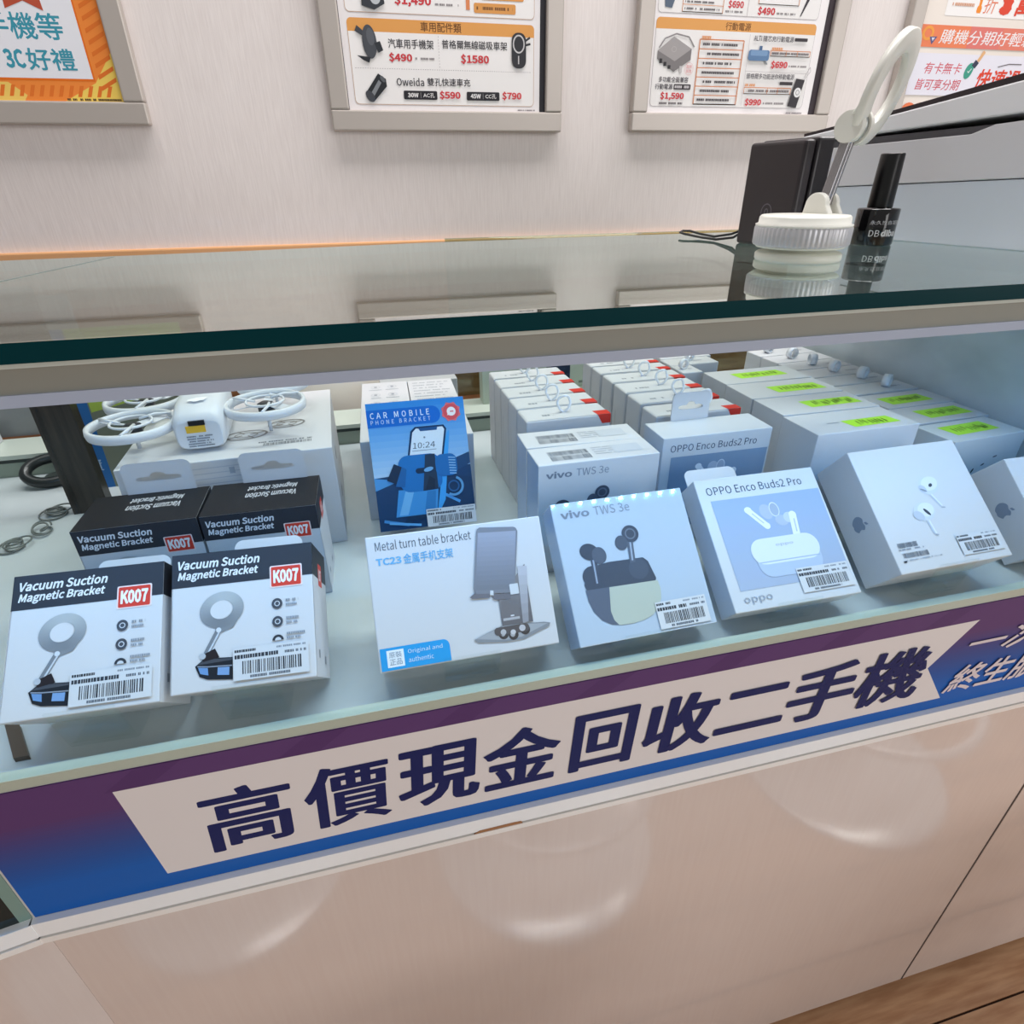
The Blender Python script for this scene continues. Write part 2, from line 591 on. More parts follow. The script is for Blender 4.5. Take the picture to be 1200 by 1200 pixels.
# neighbouring counter, turned a few degrees, only its near end shows
nb = thing('corner_counter', 'neighbouring counter end with dark glass and white trim, beyond the blue end of the banner', 'counter', (XL - 0.0006, -0.0005, 0), math.radians(9))
b = MB(); b.box(-0.42, 0, -0.004, 0.03, 0.012, 0.536, M_CABINET); b.box(-0.42, 0, 0.002, 0.03, 0, 0.012, mat('#6b5a52', 0.6)); b.build('cabinet', nb)
b = MB(); b.box(-0.42, 0, -0.0105, 0.0, 0.5362, 0.5485, mat('#f7fafc', 0.25)); b.box(-0.42, 0, -0.0085, 0.0, 0.535, 0.5362, mat('#6d6a66', 0.5)); b.box(-0.42, 0, -0.0112, 0.0, 0.5302, 0.535, mat('#f3f0ec', 0.3)); b.build('trim', nb)
b = MB(); b.box(-0.42, -0.006, -0.006, 0.001, 0.5485, 0.638, mat('#122528', 0.1)); b.box(-0.006, 0, -0.006, 0.001, 0.5485, 0.638, mat('#7d9a92', 0.15)); b.build('dark_glass', nb)
b = MB(); b.box(-0.42, -0.002, -0.006, 0.070, 0.6382, 0.6405, M_SHELF); b.build('shelf_front', nb)

# ------------------------------------------------------------------ banner
bn = thing('banner', 'blue and purple shop banner with large dark blue Chinese lettering on a white arrow', 'banner', (0, -0.0062, 0))
b = MB(); b.box(XL + 0.002, 0.62, -0.0002, 0.0003, 0.5487, 0.6500, mat('#5d3b70', 0.35)); b.build('sheet', bn)
p = Print((0, -0.00035, 0), (1, 0, 0), (0, 0, 1), (0, -1, 0), 3e-5)
x0, x1 = XL + 0.002, 0.62
p.L += 1
p.rect(x0, 0.5488, x1, 0.572, '#0a5fb8', keep=True)
for i in range(24):                                        # purple above running into blue below
    t = i / 24
    za, zb = 0.572 + 0.064 * t, 0.572 + 0.064 * (i + 1) / 24
    a, c = lin0('#0a5fb8'), lin0('#5d3b70')
    k = min(1, t * 1.25)
    p.rect(x0, za, x1, zb, '#' + ''.join('%02x' % int(u + (v - u) * k) for u, v in zip(a, c)), keep=True)
p.rect(x0, 0.636, x1, 0.6499, '#5d3b70', keep=True)
p.L += 1
for i in range(9):
    u = -0.16 + i * 0.085
    p.poly([(u, 0.6362), (u + 0.022, 0.6362), (u + 0.040, 0.6499), (u + 0.018, 0.6499)], '#563469', keep=True)
p.poly([(-0.1500, 0.5608), (0.3955, 0.5592), (0.3693, 0.5960), (0.3985, 0.6352), (-0.1560, 0.6362)], '#e6e0df')
cells = [(-0.0975, 0.0500), (-0.0425, 0.0500), (0.0103, 0.0500), (0.0630, 0.0500), (0.1172, 0.0470), (0.1715, 0.0540), (0.2250, 0.0540), (0.2800, 0.0550), (0.3375, 0.0580)]
for ch, (cx, w) in zip('高價現金回收二手機', cells):
    h0, h1 = (0.5695, 0.6215)
    if ch == '二':
        h0, h1 = 0.5745, 0.6135
    p.text(ch, cx - w / 2, h0, cx + w / 2, h1, '#0b1a5a', bold={'高': .030, '價': .026, '機': .028}.get(ch, .038), shear=0.08, res=3, thin=0.45)
p.text('一次', 0.3985, 0.6010, 0.4700, 0.6240, '#e2d6da', bold=0.016, shear=0.35, res=2)
p.text('終生服', 0.3930, 0.5640, 0.4860, 0.5915, '#e2d6da', bold=0.016, shear=0.35, res=2)
p.build('lettering', bn)


# ------------------------------------------------------------------ wall posters
def poster(x0, x1, zb, label, paper='#efe9ea', y=0.679, zt=1.42, border=0.0225):
    t = thing('wall_poster', label, 'poster', ((x0 + x1) / 2, y, zb), group='framed posters on the wall')
    w = (x1 - x0)
    h = zt - zb
    fm = mat('#b9b0a9', 0.4, 0.25)
    b = MB()
    for (a, c, d, e) in ((-w / 2, w / 2, 0, border), (-w / 2, w / 2, h - border, h), (-w / 2, -w / 2 + border, border, h - border), (w / 2 - border, w / 2, border, h - border)):
        b.box(a, c, -0.012, 0.0008, d, e, fm)
    b.build('frame', t, bevel=0.0018)
    b = MB(); b.box(-w / 2 + border * .8, w / 2 - border * .8, -0.0060, -0.0040, border * .8, h - border * .8, mat(paper, 0.35)); b.build('sheet', t)
    p = Print((-(x0 + x1) / 2, -0.0062, -zb), (1, 0, 0), (0, 0, 1), (0, -1, 0), 2e-5)
    return t, p


# poster with gift lettering (leftmost)
t1, p = poster(-0.52, -0.2150, 0.9720, 'framed poster with orange striped border and blue Chinese lettering', '#f0a050')
p.rect(-0.50, 0.994, -0.2350, 1.40, '#ef8a3c')
p.poly([(-0.235, 0.994), (-0.235, 1.045), (-0.262, 1.0124), (-0.30, 0.994)], '#f2cf63')
p.poly([(-0.50, 0.994), (-0.34, 0.994), (-0.335, 1.0), (-0.35, 1.012), (-0.50, 1.012)], '#efc867')
for i in range(26):
    u = -0.50 + i * 0.0098
    p.poly([(u, 0.999), (u + 0.004, 0.999), (u + 0.009, 1.0095), (u + 0.005, 1.0095)], '#e2742c', keep=i > 0)
for i in range(30):
    v = 1.005 + i * 0.0105
    p.poly([(-0.2575, v), (-0.2575, v + 0.004), (-0.2400, v + 0.013), (-0.2400, v + 0.009)], '#e2742c', keep=i > 0)
p.rect(-0.50, 1.0138, -0.2617, 1.40, '#e5701f')
p.rect(-0.50, 1.0160, -0.2635, 1.40, '#e9e9f0')
p.text('手機等', -0.3560, 1.0505, -0.2795, 1.0740, '#3f97ad', bold=0.014)
p.text('3C', -0.3455, 1.0245, -0.3262, 1.0420, '#3f97ad', bold=0.014)
p.text('好禮', -0.3240, 1.0232, -0.2765, 1.0430, '#3f97ad', bold=0.014)
p.poly([(-0.3290, 1.0765), (-0.3100, 1.0835), (-0.2930, 1.0755), (-0.2960, 1.13), (-0.3260, 1.13)], '#b9513a')
p.dashes(-0.296, 0.9955, -0.240, 0.9975, '#4a3a30', 4)
p.build('artwork', t1.children[1])

# price list with car accessories
t2, p = poster(-0.0055, 0.2955, 0.9675, 'framed price poster listing car accessories under an orange band')
p.rect(0.2655, 0.9895, 0.2735, 1.40, '#2c2a30')
p.rect(0.0165, 0.9895, 0.0178, 1.40, '#4d4a50')
for (u0, v0, u1, v1) in ((0.0255, 1.0870, 0.2580, 1.25), (0.0258, 0.9962, 0.2577, 1.0818)):
    p.rrect(u0, v0, u1, v1, 0.005, '#c9a58d')
    p.rrect(u0 + .0006, v0 + .0006, u1 - .0006, v1 - .0006, 0.0045, '#f3efee')
p.rrect(0.0258, 1.0690, 0.2577, 1.0818, 0.005, '#e3a058', '0011')
p.text('車用配件類', 0.1135, 1.0708, 0.1640, 1.0804, '#6b4426', bold=0.01)
p.text('$1,490', 0.0845, 1.0940, 0.1285, 1.1060, '#cf3d45', bold=0.014)
p.dashes(0.133, 1.0965, 0.162, 1.0985, '#8d8688', 3)
p.rrect(0.1807, 1.0912, 0.2336, 1.1010, 0.002, '#dd9a55'); p.dashes(0.184, 1.0945, 0.230, 1.0975, '#7a5230', 5, 0.9)
p.rrect(0.1900, 1.1040, 0.2440, 1.1140, 0.002, '#dd9a55')
p.rect(0.1709, 1.0938, 0.1757, 1.1060, '#e08a5c')
p.text('汽車用手機架', 0.0726, 1.0537, 0.1283, 1.0630, '#34323a', bold=0.008)
p.text('$490', 0.0722, 1.0398, 0.1009, 1.0494, '#cf3d45', bold=0.014)
p.dashes(0.1027, 1.0432, 0.1285, 1.0452, '#8d8688', 6)
p.text('普格爾無線磁吸車架', 0.1387, 1.0551, 0.2221, 1.0638, '#34323a', bold=0.008)
p.text('$1580', 0.1617, 1.0400, 0.1983, 1.0502, '#cf3d45', bold=0.014)
p.text('Oweida', 0.0790, 1.0160, 0.1135, 1.0245, '#34323a', bold=0.004)
p.text('雙孔快速車充', 0.1175, 1.0165, 0.1729, 1.0248, '#34323a', bold=0.008)
for (u0, u1, a, c) in ((0.0868, 0.1293, '30W', 'AC孔'), (0.1676, 0.2110, '45W', 'CC孔')):
    p.rrect(u0, 1.0020, u1, 1.0112, 0.0015, '#2b292e')
    p.text(a, u0 + .005, 1.0042, u0 + .0185, 1.0090, '#e9e6e6', bold=0.014)
    p.line([(u0 + .0215, 1.0035), (u0 + .0215, 1.0095)], 0.0006, '#8d8a8d')
    p.text(c, u0 + .0245, 1.0042, u0 + .039, 1.0092, '#e9e6e6', bold=0.012)
p.text('$590', 0.1323, 1.0024, 0.1594, 1.0117, '#cf3d45', bold=0.014)
p.text('$790', 0.2146, 1.0028, 0.2408, 1.0121, '#cf3d45', bold=0.014)
for i in range(76):
    p.rect(0.0302 + i * .00295, 1.0328, 0.0302 + i * .00295 + .0013, 1.0334, '#a8a2a5', keep=i > 0)
for i in range(11):
    p.rect(0.1342, 1.0355 + i * .003, 0.1347, 1.0355 + i * .003 + .0014, '#a8a2a5', keep=i > 0)
p.poly([(0.034, 1.0690), (0.046, 1.0630), (0.049, 1.0660), (0.037, 1.0745)], '#45484f')
p.ell(0.0505, 1.0590, 0.0085, 0.0165, '#4b4e55', 0.05)
p.ell(0.0520, 1.0640, 0.0045, 0.0085, '#5e6168', 0.1)
p.poly([(0.056, 1.0580), (0.063, 1.0600), (0.066, 1.0510), (0.060, 1.0485)], '#33363c')
p.poly([(0.034, 1.0455), (0.050, 1.0440), (0.048, 1.0385), (0.041, 1.0410)], '#2d3036')
p.rrect(0.2280, 1.0370, 0.2468, 1.0735, 0.008, '#35353a')
p.ring(0.2372, 1.0620, 0.0078, 0.0095, 0.0062, 0.0079, '#c9c6c8')
p.rect(0.2362, 1.0415, 0.2376, 1.0500, '#c9c6c8')
p.line([(0.2460, 1.0655), (0.2520, 1.0690)], 0.0022, '#35353a'); p.line([(0.2460, 1.0610), (0.2525, 1.0625)], 0.0022, '#35353a')
p.poly([(0.040, 1.0080), (0.049, 0.9990), (0.0665, 1.0150), (0.0660, 1.0225), (0.0570, 1.0280)], '#2b2d31')
p.poly([(0.0465, 1.0080), (0.0500, 1.0050), (0.0600, 1.0185), (0.0570, 1.0215)], '#84878c')
p.ell(0.0450, 1.0045, 0.0045, 0.0068, '#45474d', 0.7)
p.ell(0.0620, 1.0225, 0.0022, 0.0040, '#5d6065', 0.7)
p.dashes(0.2345, 0.9912, 0.2596, 0.9928, '#7d787c', 8)
p.poly([(0.0455, 1.0930), (0.0600, 1.0895), (0.0725, 1.0955), (0.0700, 1.12), (0.048, 1.12)], '#3a3d44')
p.ell(0.062, 1.1005, 0.006, 0.006, '#bfc3c8')
p.build('artwork', t2.children[1])

# price list with power banks
t3, p = poster(0.3975, 0.7130, 0.9690, 'framed price poster listing power banks under an orange band')
p.rect(0.6800, 0.9910, 0.6905, 1.40, '#3a3036')
for (u0, v0, u1, v1) in ((0.4252, 1.1010, 0.6673, 1.25), (0.4248, 0.9990, 0.6676, 1.0965)):
    p.rrect(u0, v0, u1, v1, 0.005, '#b9b1b4')
    p.rrect(u0 + .0005, v0 + .0005, u1 - .0005, v1 - .0005, 0.0045, '#efebea')
p.rrect(0.4248, 1.0845, 0.6676, 1.0965, 0.005, '#e3a25c', '0011')
p.text('行動電源', 0.5265, 1.0857, 0.5650, 1.0943, '#7a4d26', bold=0.012)
p.text('$690', 0.5263, 1.1085, 0.5493, 1.1175, '#cf3d45', bold=0.014); p.dashes(0.523, 1.1045, 0.5495, 1.1065, '#8d8688', 11)
p.text('$490', 0.5716, 1.1030, 0.5982, 1.1125, '#cf3d45', bold=0.014); p.dashes(0.601, 1.1050, 0.630, 1.1070, '#8d8688', 12)
p.frame(0.4600, 1.1030, 0.5190, 1.1250, 0.0008, '#d3874f'); p.line([(0.46, 1.1105), (0.519, 1.1105)], 0.0006, '#d3874f')
p.dashes(0.463, 1.1055, 0.515, 1.1075, '#6d686b', 13); p.dashes(0.463, 1.1125, 0.505, 1.1145, '#6d686b', 14)
p.frame(0.5710, 1.1150, 0.6330, 1.1250, 0.0008, '#d3874f')
p.poly([(0.6375, 1.1040), (0.6390, 1.1040), (0.6490, 1.1230), (0.6450, 1.1240)], '#3d3a40')
p.poly([(0.4350, 1.1070), (0.4450, 1.1060), (0.4500, 1.12), (0.4330, 1.12)], '#5d6a7d')
p.line([(0.5560, 1.1005), (0.5565, 1.1400)], 0.0005, '#b9b1b4')
p.text('多功能全面兼容', 0.4350, 1.0265, 0.4795, 1.0330, '#45414a', bold=0.01)
p.text('行動電源', 0.4306, 1.0185, 0.4568, 1.0248, '#45414a', bold=0.01)
p.rrect(0.4585, 1.0187, 0.4840, 1.0247, 0.001, '#3d383c'); p.dashes(0.460, 1.0202, 0.482, 1.0232, '#c9c4c6', 15, .9)
p.text('$1,590', 0.4395, 1.0060, 0.4755, 1.0158, '#cf3d45', bold=0.014)
p.dashes(0.4385, 1.0015, 0.4740, 1.0040, '#6d686b', 16, .9)
p.poly([(0.4300, 1.0610), (0.4520, 1.0765), (0.4795, 1.0640), (0.4795, 1.0520), (0.4560, 1.0385), (0.4300, 1.0520)], '#7f7a7b')
p.poly([(0.4300, 1.0610), (0.4520, 1.0765), (0.4795, 1.0640), (0.4560, 1.0500)], '#a59f9f')
p.ring(0.4535, 1.0630, .0035, .0030, .0030, .0025, '#bdb7b7')
for i in range(3):
    p.rect(0.4335 + i * .0065, 1.0475 - i * .003, 0.4375 + i * .0065, 1.0525 - i * .0035, '#2f2c30')
p.rect(0.4640, 1.0375, 0.4680, 1.0450, '#c4bfc0')
p.line([(0.4315, 1.0640), (0.4390, 1.0740), (0.4550, 1.0795), (0.4740, 1.0765), (0.4830, 1.0660)], 0.0016, '#8f8a8b')
p.text('超商', 0.4745, 1.0425, 0.4825, 1.0465, '#df8f93'); p.text('販售', 0.4745, 1.0375, 0.4825, 1.0415, '#df8f93')
p.ring(0.4785, 1.0420, .0065, .0070, .0061, .0066, '#e7b3b5')
p.frame(0.4905, 1.0022, 0.5572, 1.0748, 0.0012, '#d07f48')
for i in range(7):
    v = 1.0022 + i * (0.0726 / 7)
    if i:
        p.line([(0.4905, v), (0.5572, v)], 0.0009, '#d07f48')
    p.dashes(0.4955 + .003 * (i % 3), v + .0038, 0.5520 - .004 * ((i + 1) % 3), v + .0066, '#4d484c', 20 + i, .92)
p.dashes(0.4930, 1.0755, 0.5090, 1.0785, '#dd9a6b', 31, .95)
p.text('ALTI', 0.5718, 1.0755, 0.5835, 1.0812, '#45414a', bold=0.006)
p.text('隨芯充行動電源', 0.5860, 1.0752, 0.6342, 1.0815, '#45414a', bold=0.008)
p.rrect(0.6355, 1.0765, 0.6560, 1.0802, 0.0008, '#3d383c')
p.dashes(0.602, 1.0660, 0.619, 1.0690, '#dd9a6b', 32, .95)
p.frame(0.6008, 1.0594, 0.6640, 1.0655, 0.0008, '#d07f48'); p.dashes(0.603, 1.0612, 0.662, 1.0637, '#6d686b', 33, .9)
for u in (0.6255, 0.6435):
    p.line([(u, 1.0594), (u, 1.0655)], 0.0008, '#d07f48')
p.rrect(0.5665, 1.0535, 0.5990, 1.0655, 0.003, '#5f7fa6'); p.rrect(0.5695, 1.0590, 0.5960, 1.0650, 0.002, '#7b9abf')
p.rect(0.5820, 1.0655, 0.5865, 1.0700, '#4d6a90'); p.line([(0.5930, 1.0540), (0.5975, 1.0495)], 0.0016, '#7a7f88')
p.text('$690', 0.6042, 1.0448, 0.6306, 1.0542, '#cf3d45', bold=0.014); p.dashes(0.633, 1.0472, 0.662, 1.0494, '#8d8688', 34)
p.line([(0.5654, 1.0415), (0.6635, 1.0403)], 0.0004, '#b9b1b4'); p.line([(0.5647, 1.0821), (0.5657, 1.0011)], 0.0004, '#b9b1b4')
p.text('普格爾多功能迷你移動電源', 0.5682, 1.0327, 0.6450, 1.0392, '#45414a', bold=0.008)
p.rrect(0.6230, 1.0263, 0.6440, 1.0302, 0.0008, '#3d383c')
p.dashes(0.568, 1.0240, 0.584, 1.0270, '#dd9a6b', 35, .95)
p.frame(0.5671, 1.0155, 0.6425, 1.0228, 0.0008, '#d07f48'); p.dashes(0.570, 1.0177, 0.640, 1.0204, '#6d686b', 36, .9)
for u in (0.6045, 0.6215):
    p.line([(u, 1.0155), (u, 1.0228)], 0.0008, '#d07f48')
p.text('$990', 0.5714, 1.0008, 0.5978, 1.0100, '#cf3d45', bold=0.014); p.dashes(0.601, 1.0032, 0.635, 1.0056, '#8d8688', 37)
p.poly([(0.6485, 1.0345), (0.6630, 1.0330), (0.6565, 0.9995), (0.6415, 1.0015)], '#3a363b')
p.ell(0.6545, 1.0180, .0058, .0058, '#e9e6e7'); p.ring(0.6545, 1.0180, .003, .003, .0024, .0024, '#55525a')
p.line([(0.6615, 1.0330), (0.6700, 1.0430), (0.6680, 1.0480), (0.6610, 1.0360)], 0.0006, '#9a9498')
p.dashes(0.6410, 0.9922, 0.6678, 0.9940, '#7d787c', 38)
p.build('artwork', t3.children[1])

# instalment poster (rightmost)
t4, p = poster(0.8165, 1.1300, 0.9720, 'framed cream and orange instalment poster behind the white printer', '#eadfd6')
p.rrect(0.8760, 1.1140, 1.1050, 1.20, 0.002, '#f3efee')
p.text('1', 0.9300, 1.1185, 0.9385, 1.1420, '#ef8f35', bold=0.05)
p.text('折', 0.9423, 1.1185, 0.9652, 1.1400, '#e08060', bold=0.0, shear=0.15)
p.text('3', 0.9700, 1.1175, 0.9930, 1.1410, '#dd4a35', bold=0.05, shear=0.1)
p.text('萬', 1.0000, 1.1175, 1.0300, 1.1410, '#dd4a35', bold=0.03, shear=0.1)
p.dashes(0.885, 1.1255, 0.925, 1.1290, '#d9a58a', 41, .9)
p.rect(0.8410, 1.0770, 1.1080, 1.1030, '#e9825a')
p.rect(0.9300, 1.0770, 0.9900, 1.1030, '#dd7a72'); p.rect(0.9900, 1.0770, 1.1080, 1.1030, '#e07f6c')
p.text('購機分期好輕鬆', 0.8779, 1.0815, 1.0560, 1.0985, '#f2ecee', bold=0.004, shear=0.15)
p.ring(0.8560, 1.0930, .0100, .0085, .0062, .0052, '#f0a04a'); p.poly([(0.8600, 1.0890), (0.8735, 1.0895), (0.8665, 1.0800)], '#5c5a86')
p.poly([(0.8640, 1.0880), (0.8700, 1.0882), (0.8667, 1.0840)], '#d9d5e6')
p.rrect(0.8328, 1.0185, 1.1000, 1.0700, 0.002, '#e6e3ee')
p.text('有卡無卡', 0.8653, 1.0452, 0.9334, 1.0592, '#d0505f', bold=0.004, shear=0.2)
p.text('皆可享分期', 0.8570, 1.0253, 0.9389, 1.0390, '#d0505f', bold=0.004, shear=0.2)
p.text('快速過件', 0.9669, 1.0287, 1.0750, 1.0530, '#dd4530', bold=0.022, shear=0.25)
p.ell(0.9475, 1.0500, .0070, .0105, '#3f9a86', -0.4); p.poly([(0.950, 1.0570), (0.957, 1.0530), (0.962, 1.0600), (0.955, 1.0640)], '#3a3d52')
p.poly([(0.957, 1.0630), (0.962, 1.0610), (0.9690, 1.0730), (0.9650, 1.0755)], '#e2b080')
p.line([(0.9455, 1.0500), (0.9475, 1.0475), (0.9515, 1.0530)], 0.001, '#e9f2ee')
p.line([(0.974, 1.0275), (0.990, 1.0245), (1.008, 1.0235), (1.030, 1.0250)], 0.0012, '#6d6668')
p.line([(1.000, 1.0560), (1.020, 1.0600), (1.044, 1.0600)], 0.0012, '#6d6668')
p.ell(0.8550, 0.9995, .0125, .0095, '#e97a4f'); p.ring(0.8740, 1.0010, .0105, .0085, .0102, .0082, '#dfa58a')
p.build('artwork', t4.children[1])


# ------------------------------------------------------------------ cartons in the case
def carton(name, label, w, h, d, loc, rz=0.0, lean=0.0, m=None, group=None, cat='box', bevel=0.0006):
    t = thing(name, label, cat, loc, rz, lean, group)
    b = MB(); b.box(-w / 2, w / 2, 0, d, 0, h, m or M_CARD)
    b.build('carton', t, bevel=bevel, seg=2)
    return t


def side(kind, w, h, d):
    g = 0.00012
    return {'front': Print((-w / 2, -g, 0), (w, 0, 0), (0, 0, h), (0, -1, 0)),
            'top': Print((-w / 2, 0, h + g), (w, 0, 0), (0, d, 0), (0, 0, 1)),
            'left': Print((-w / 2 - g, d, 0), (0, -d, 0), (0, 0, h), (-1, 0, 0)),
            'right': Print((w / 2 + g, 0, 0), (0, d, 0), (0, 0, h), (1, 0, 0))}[kind]


def hang_tab(parent, w, cx, width, z, height, y, slot=True, m=None, r=0.005):
    """card tab with a butterfly hanger slot, standing on the back edge"""
    b = MB()
    out, n = [], 7
    x0, x1 = cx - width / 2, cx + width / 2
    out += [(x0, z), (x1, z)]
    for c0, a0 in ((x1 - r, 0), (x0 + r, PI / 2)):
        for i in range(n):
            t = a0 + PI / 2 * i / (n - 1)
            out.append((c0 + r * math.cos(t), z + height - r + r * math.sin(t)))
    mm = m or M_CARD
    if not slot:
        b.prism([(u, y - 0.0004, v) for u, v in out], (0, 0.0008, 0), mm)
        return b.build('hang_tab', parent)
    # real slot: ring of quads between outline and slot outline
    sw, sh, cz = width * .33, height * .085, z + height * .47
    hole = []
    for i in range(40):
        t = 2 * PI * i / 40
        u = sw * math.copysign(abs(math.cos(t)) ** .6, math.cos(t))
        v = sh * math.copysign(abs(math.sin(t)) ** .6, math.sin(t))
        if math.sin(t) > 0 and abs(u) < sw * .34:
            v += height * .13 * math.sqrt(max(0, 1 - (u / (sw * .34)) ** 2))
        hole.append((cx + u, cz + v))
    def outer(t):
        dx, dy = math.cos(t), math.sin(t)
        best = None
        px, pz = cx, z + height / 2
        for (ax, az), (bx, bz) in zip(out, out[1:] + out[:1]):
            ex, ez = bx - ax, bz - az
            den = dx * ez - dy * ex
            if abs(den) < 1e-12:
                continue
            s_ = ((ax - px) * ez - (az - pz) * ex) / den
            k_ = ((ax - px) * dy - (az - pz) * dx) / den
            if s_ > 0 and -1e-6 <= k_ <= 1 + 1e-6 and (best is None or s_ < best):
                best = s_
        return (px + dx * best, pz + dy * best)
    ring_o = [outer(math.atan2(v - (z + height / 2), u - cx)) for u, v in hole]
    hole, ring_o = [], []
    for i in range(144):
        a_ = 2 * PI * i / 144
        u = sw * math.copysign(abs(math.cos(a_)) ** .6, math.cos(a_))
        v = sh * math.copysign(abs(math.sin(a_)) ** .6, math.sin(a_))
        if math.sin(a_) > 0 and abs(u) < sw * .34:
            v += height * .13 * math.sqrt(max(0, 1 - (u / (sw * .34)) ** 2))
        hole.append((cx + u, cz + v))
        ring_o.append(outer(math.atan2(height / 2 * math.copysign(abs(math.sin(a_)) ** .8, math.sin(a_)), width / 2 * math.copysign(abs(math.cos(a_)) ** .8, math.cos(a_)))))
    # corners need their own fan so the outline stays rounded: sample by angle densely
    for yy in (y - 0.0004, y + 0.0004):
        for i in range(144):
            j = (i + 1) % 144
            b.face([(ring_o[i][0], yy, ring_o[i][1]), (ring_o[j][0], yy, ring_o[j][1]), (hole[j][0], yy, hole[j][1]), (hole[i][0], yy, hole[i][1])], mm)
    return b.build('hang_tab', parent)


def price_label(p, u0, v0, u1, v1, seed):
    """white shop label with a bar code, drawn on print p; text lines too small to read"""
    W, H = u1 - u0, v1 - v0
    p.rect(u0, v0, u1, v1, '#d6d8dc')
    p.dashes(u0 + .02 * W, v0 + .86 * H, u0 + .30 * W, v0 + .94 * H, '#33363d', seed, .95)
    p.dashes(u0 + .55 * W, v0 + .87 * H, u0 + .97 * W, v0 + .93 * H, '#8a8f98', seed + 1, .8)
    p.dashes(u0 + .02 * W, v0 + .66 * H, u0 + .60 * W, v0 + .78 * H, '#3a3d45', seed + 2, .95)
    p.dashes(u0 + .66 * W, v0 + .68 * H, u0 + .97 * W, v0 + .76 * H, '#6a6f78', seed + 3, .8)
    p.bars(u0 + .12 * W, v0 + .18 * H, u0 + .92 * W, v0 + .58 * H, '#33363d', 30, seed)
    p.dashes(u0 + .22 * W, v0 + .05 * H, u0 + .75 * W, v0 + .13 * H, '#6a6f78', seed + 4, .9)


def stand(loc, w, lean, rz, label):
    """bent clear strip: foot on the shelf, sloping back, small front lip"""
    t = thing('display_easel', label, 'stand', (loc[0], loc[1], SH), rz, 0, 'clear display easels under the front boxes')
    h = loc[2] - SH
    b = MB()
    s_, c_ = math.sin(lean), math.cos(lean)
    lip = (-0.0006, h + 0.002)
    pts = [lip, (0.0004, h - 0.0022), (0.006, 0.0030), (0.010, 0.0008), (0.024, 0.0008)]
    th = 0.0012
    outer = [(y, z) for y, z in pts]
    inner = [(y + th, z + (0 if i < 2 else th)) for i, (y, z) in enumerate(pts)][::-1]
    b.prism([(-w / 2, y, z) for y, z in outer + inner], (w, 0, 0), M_ACRYLIC)
    b.build('bent_strip', t)
    return t


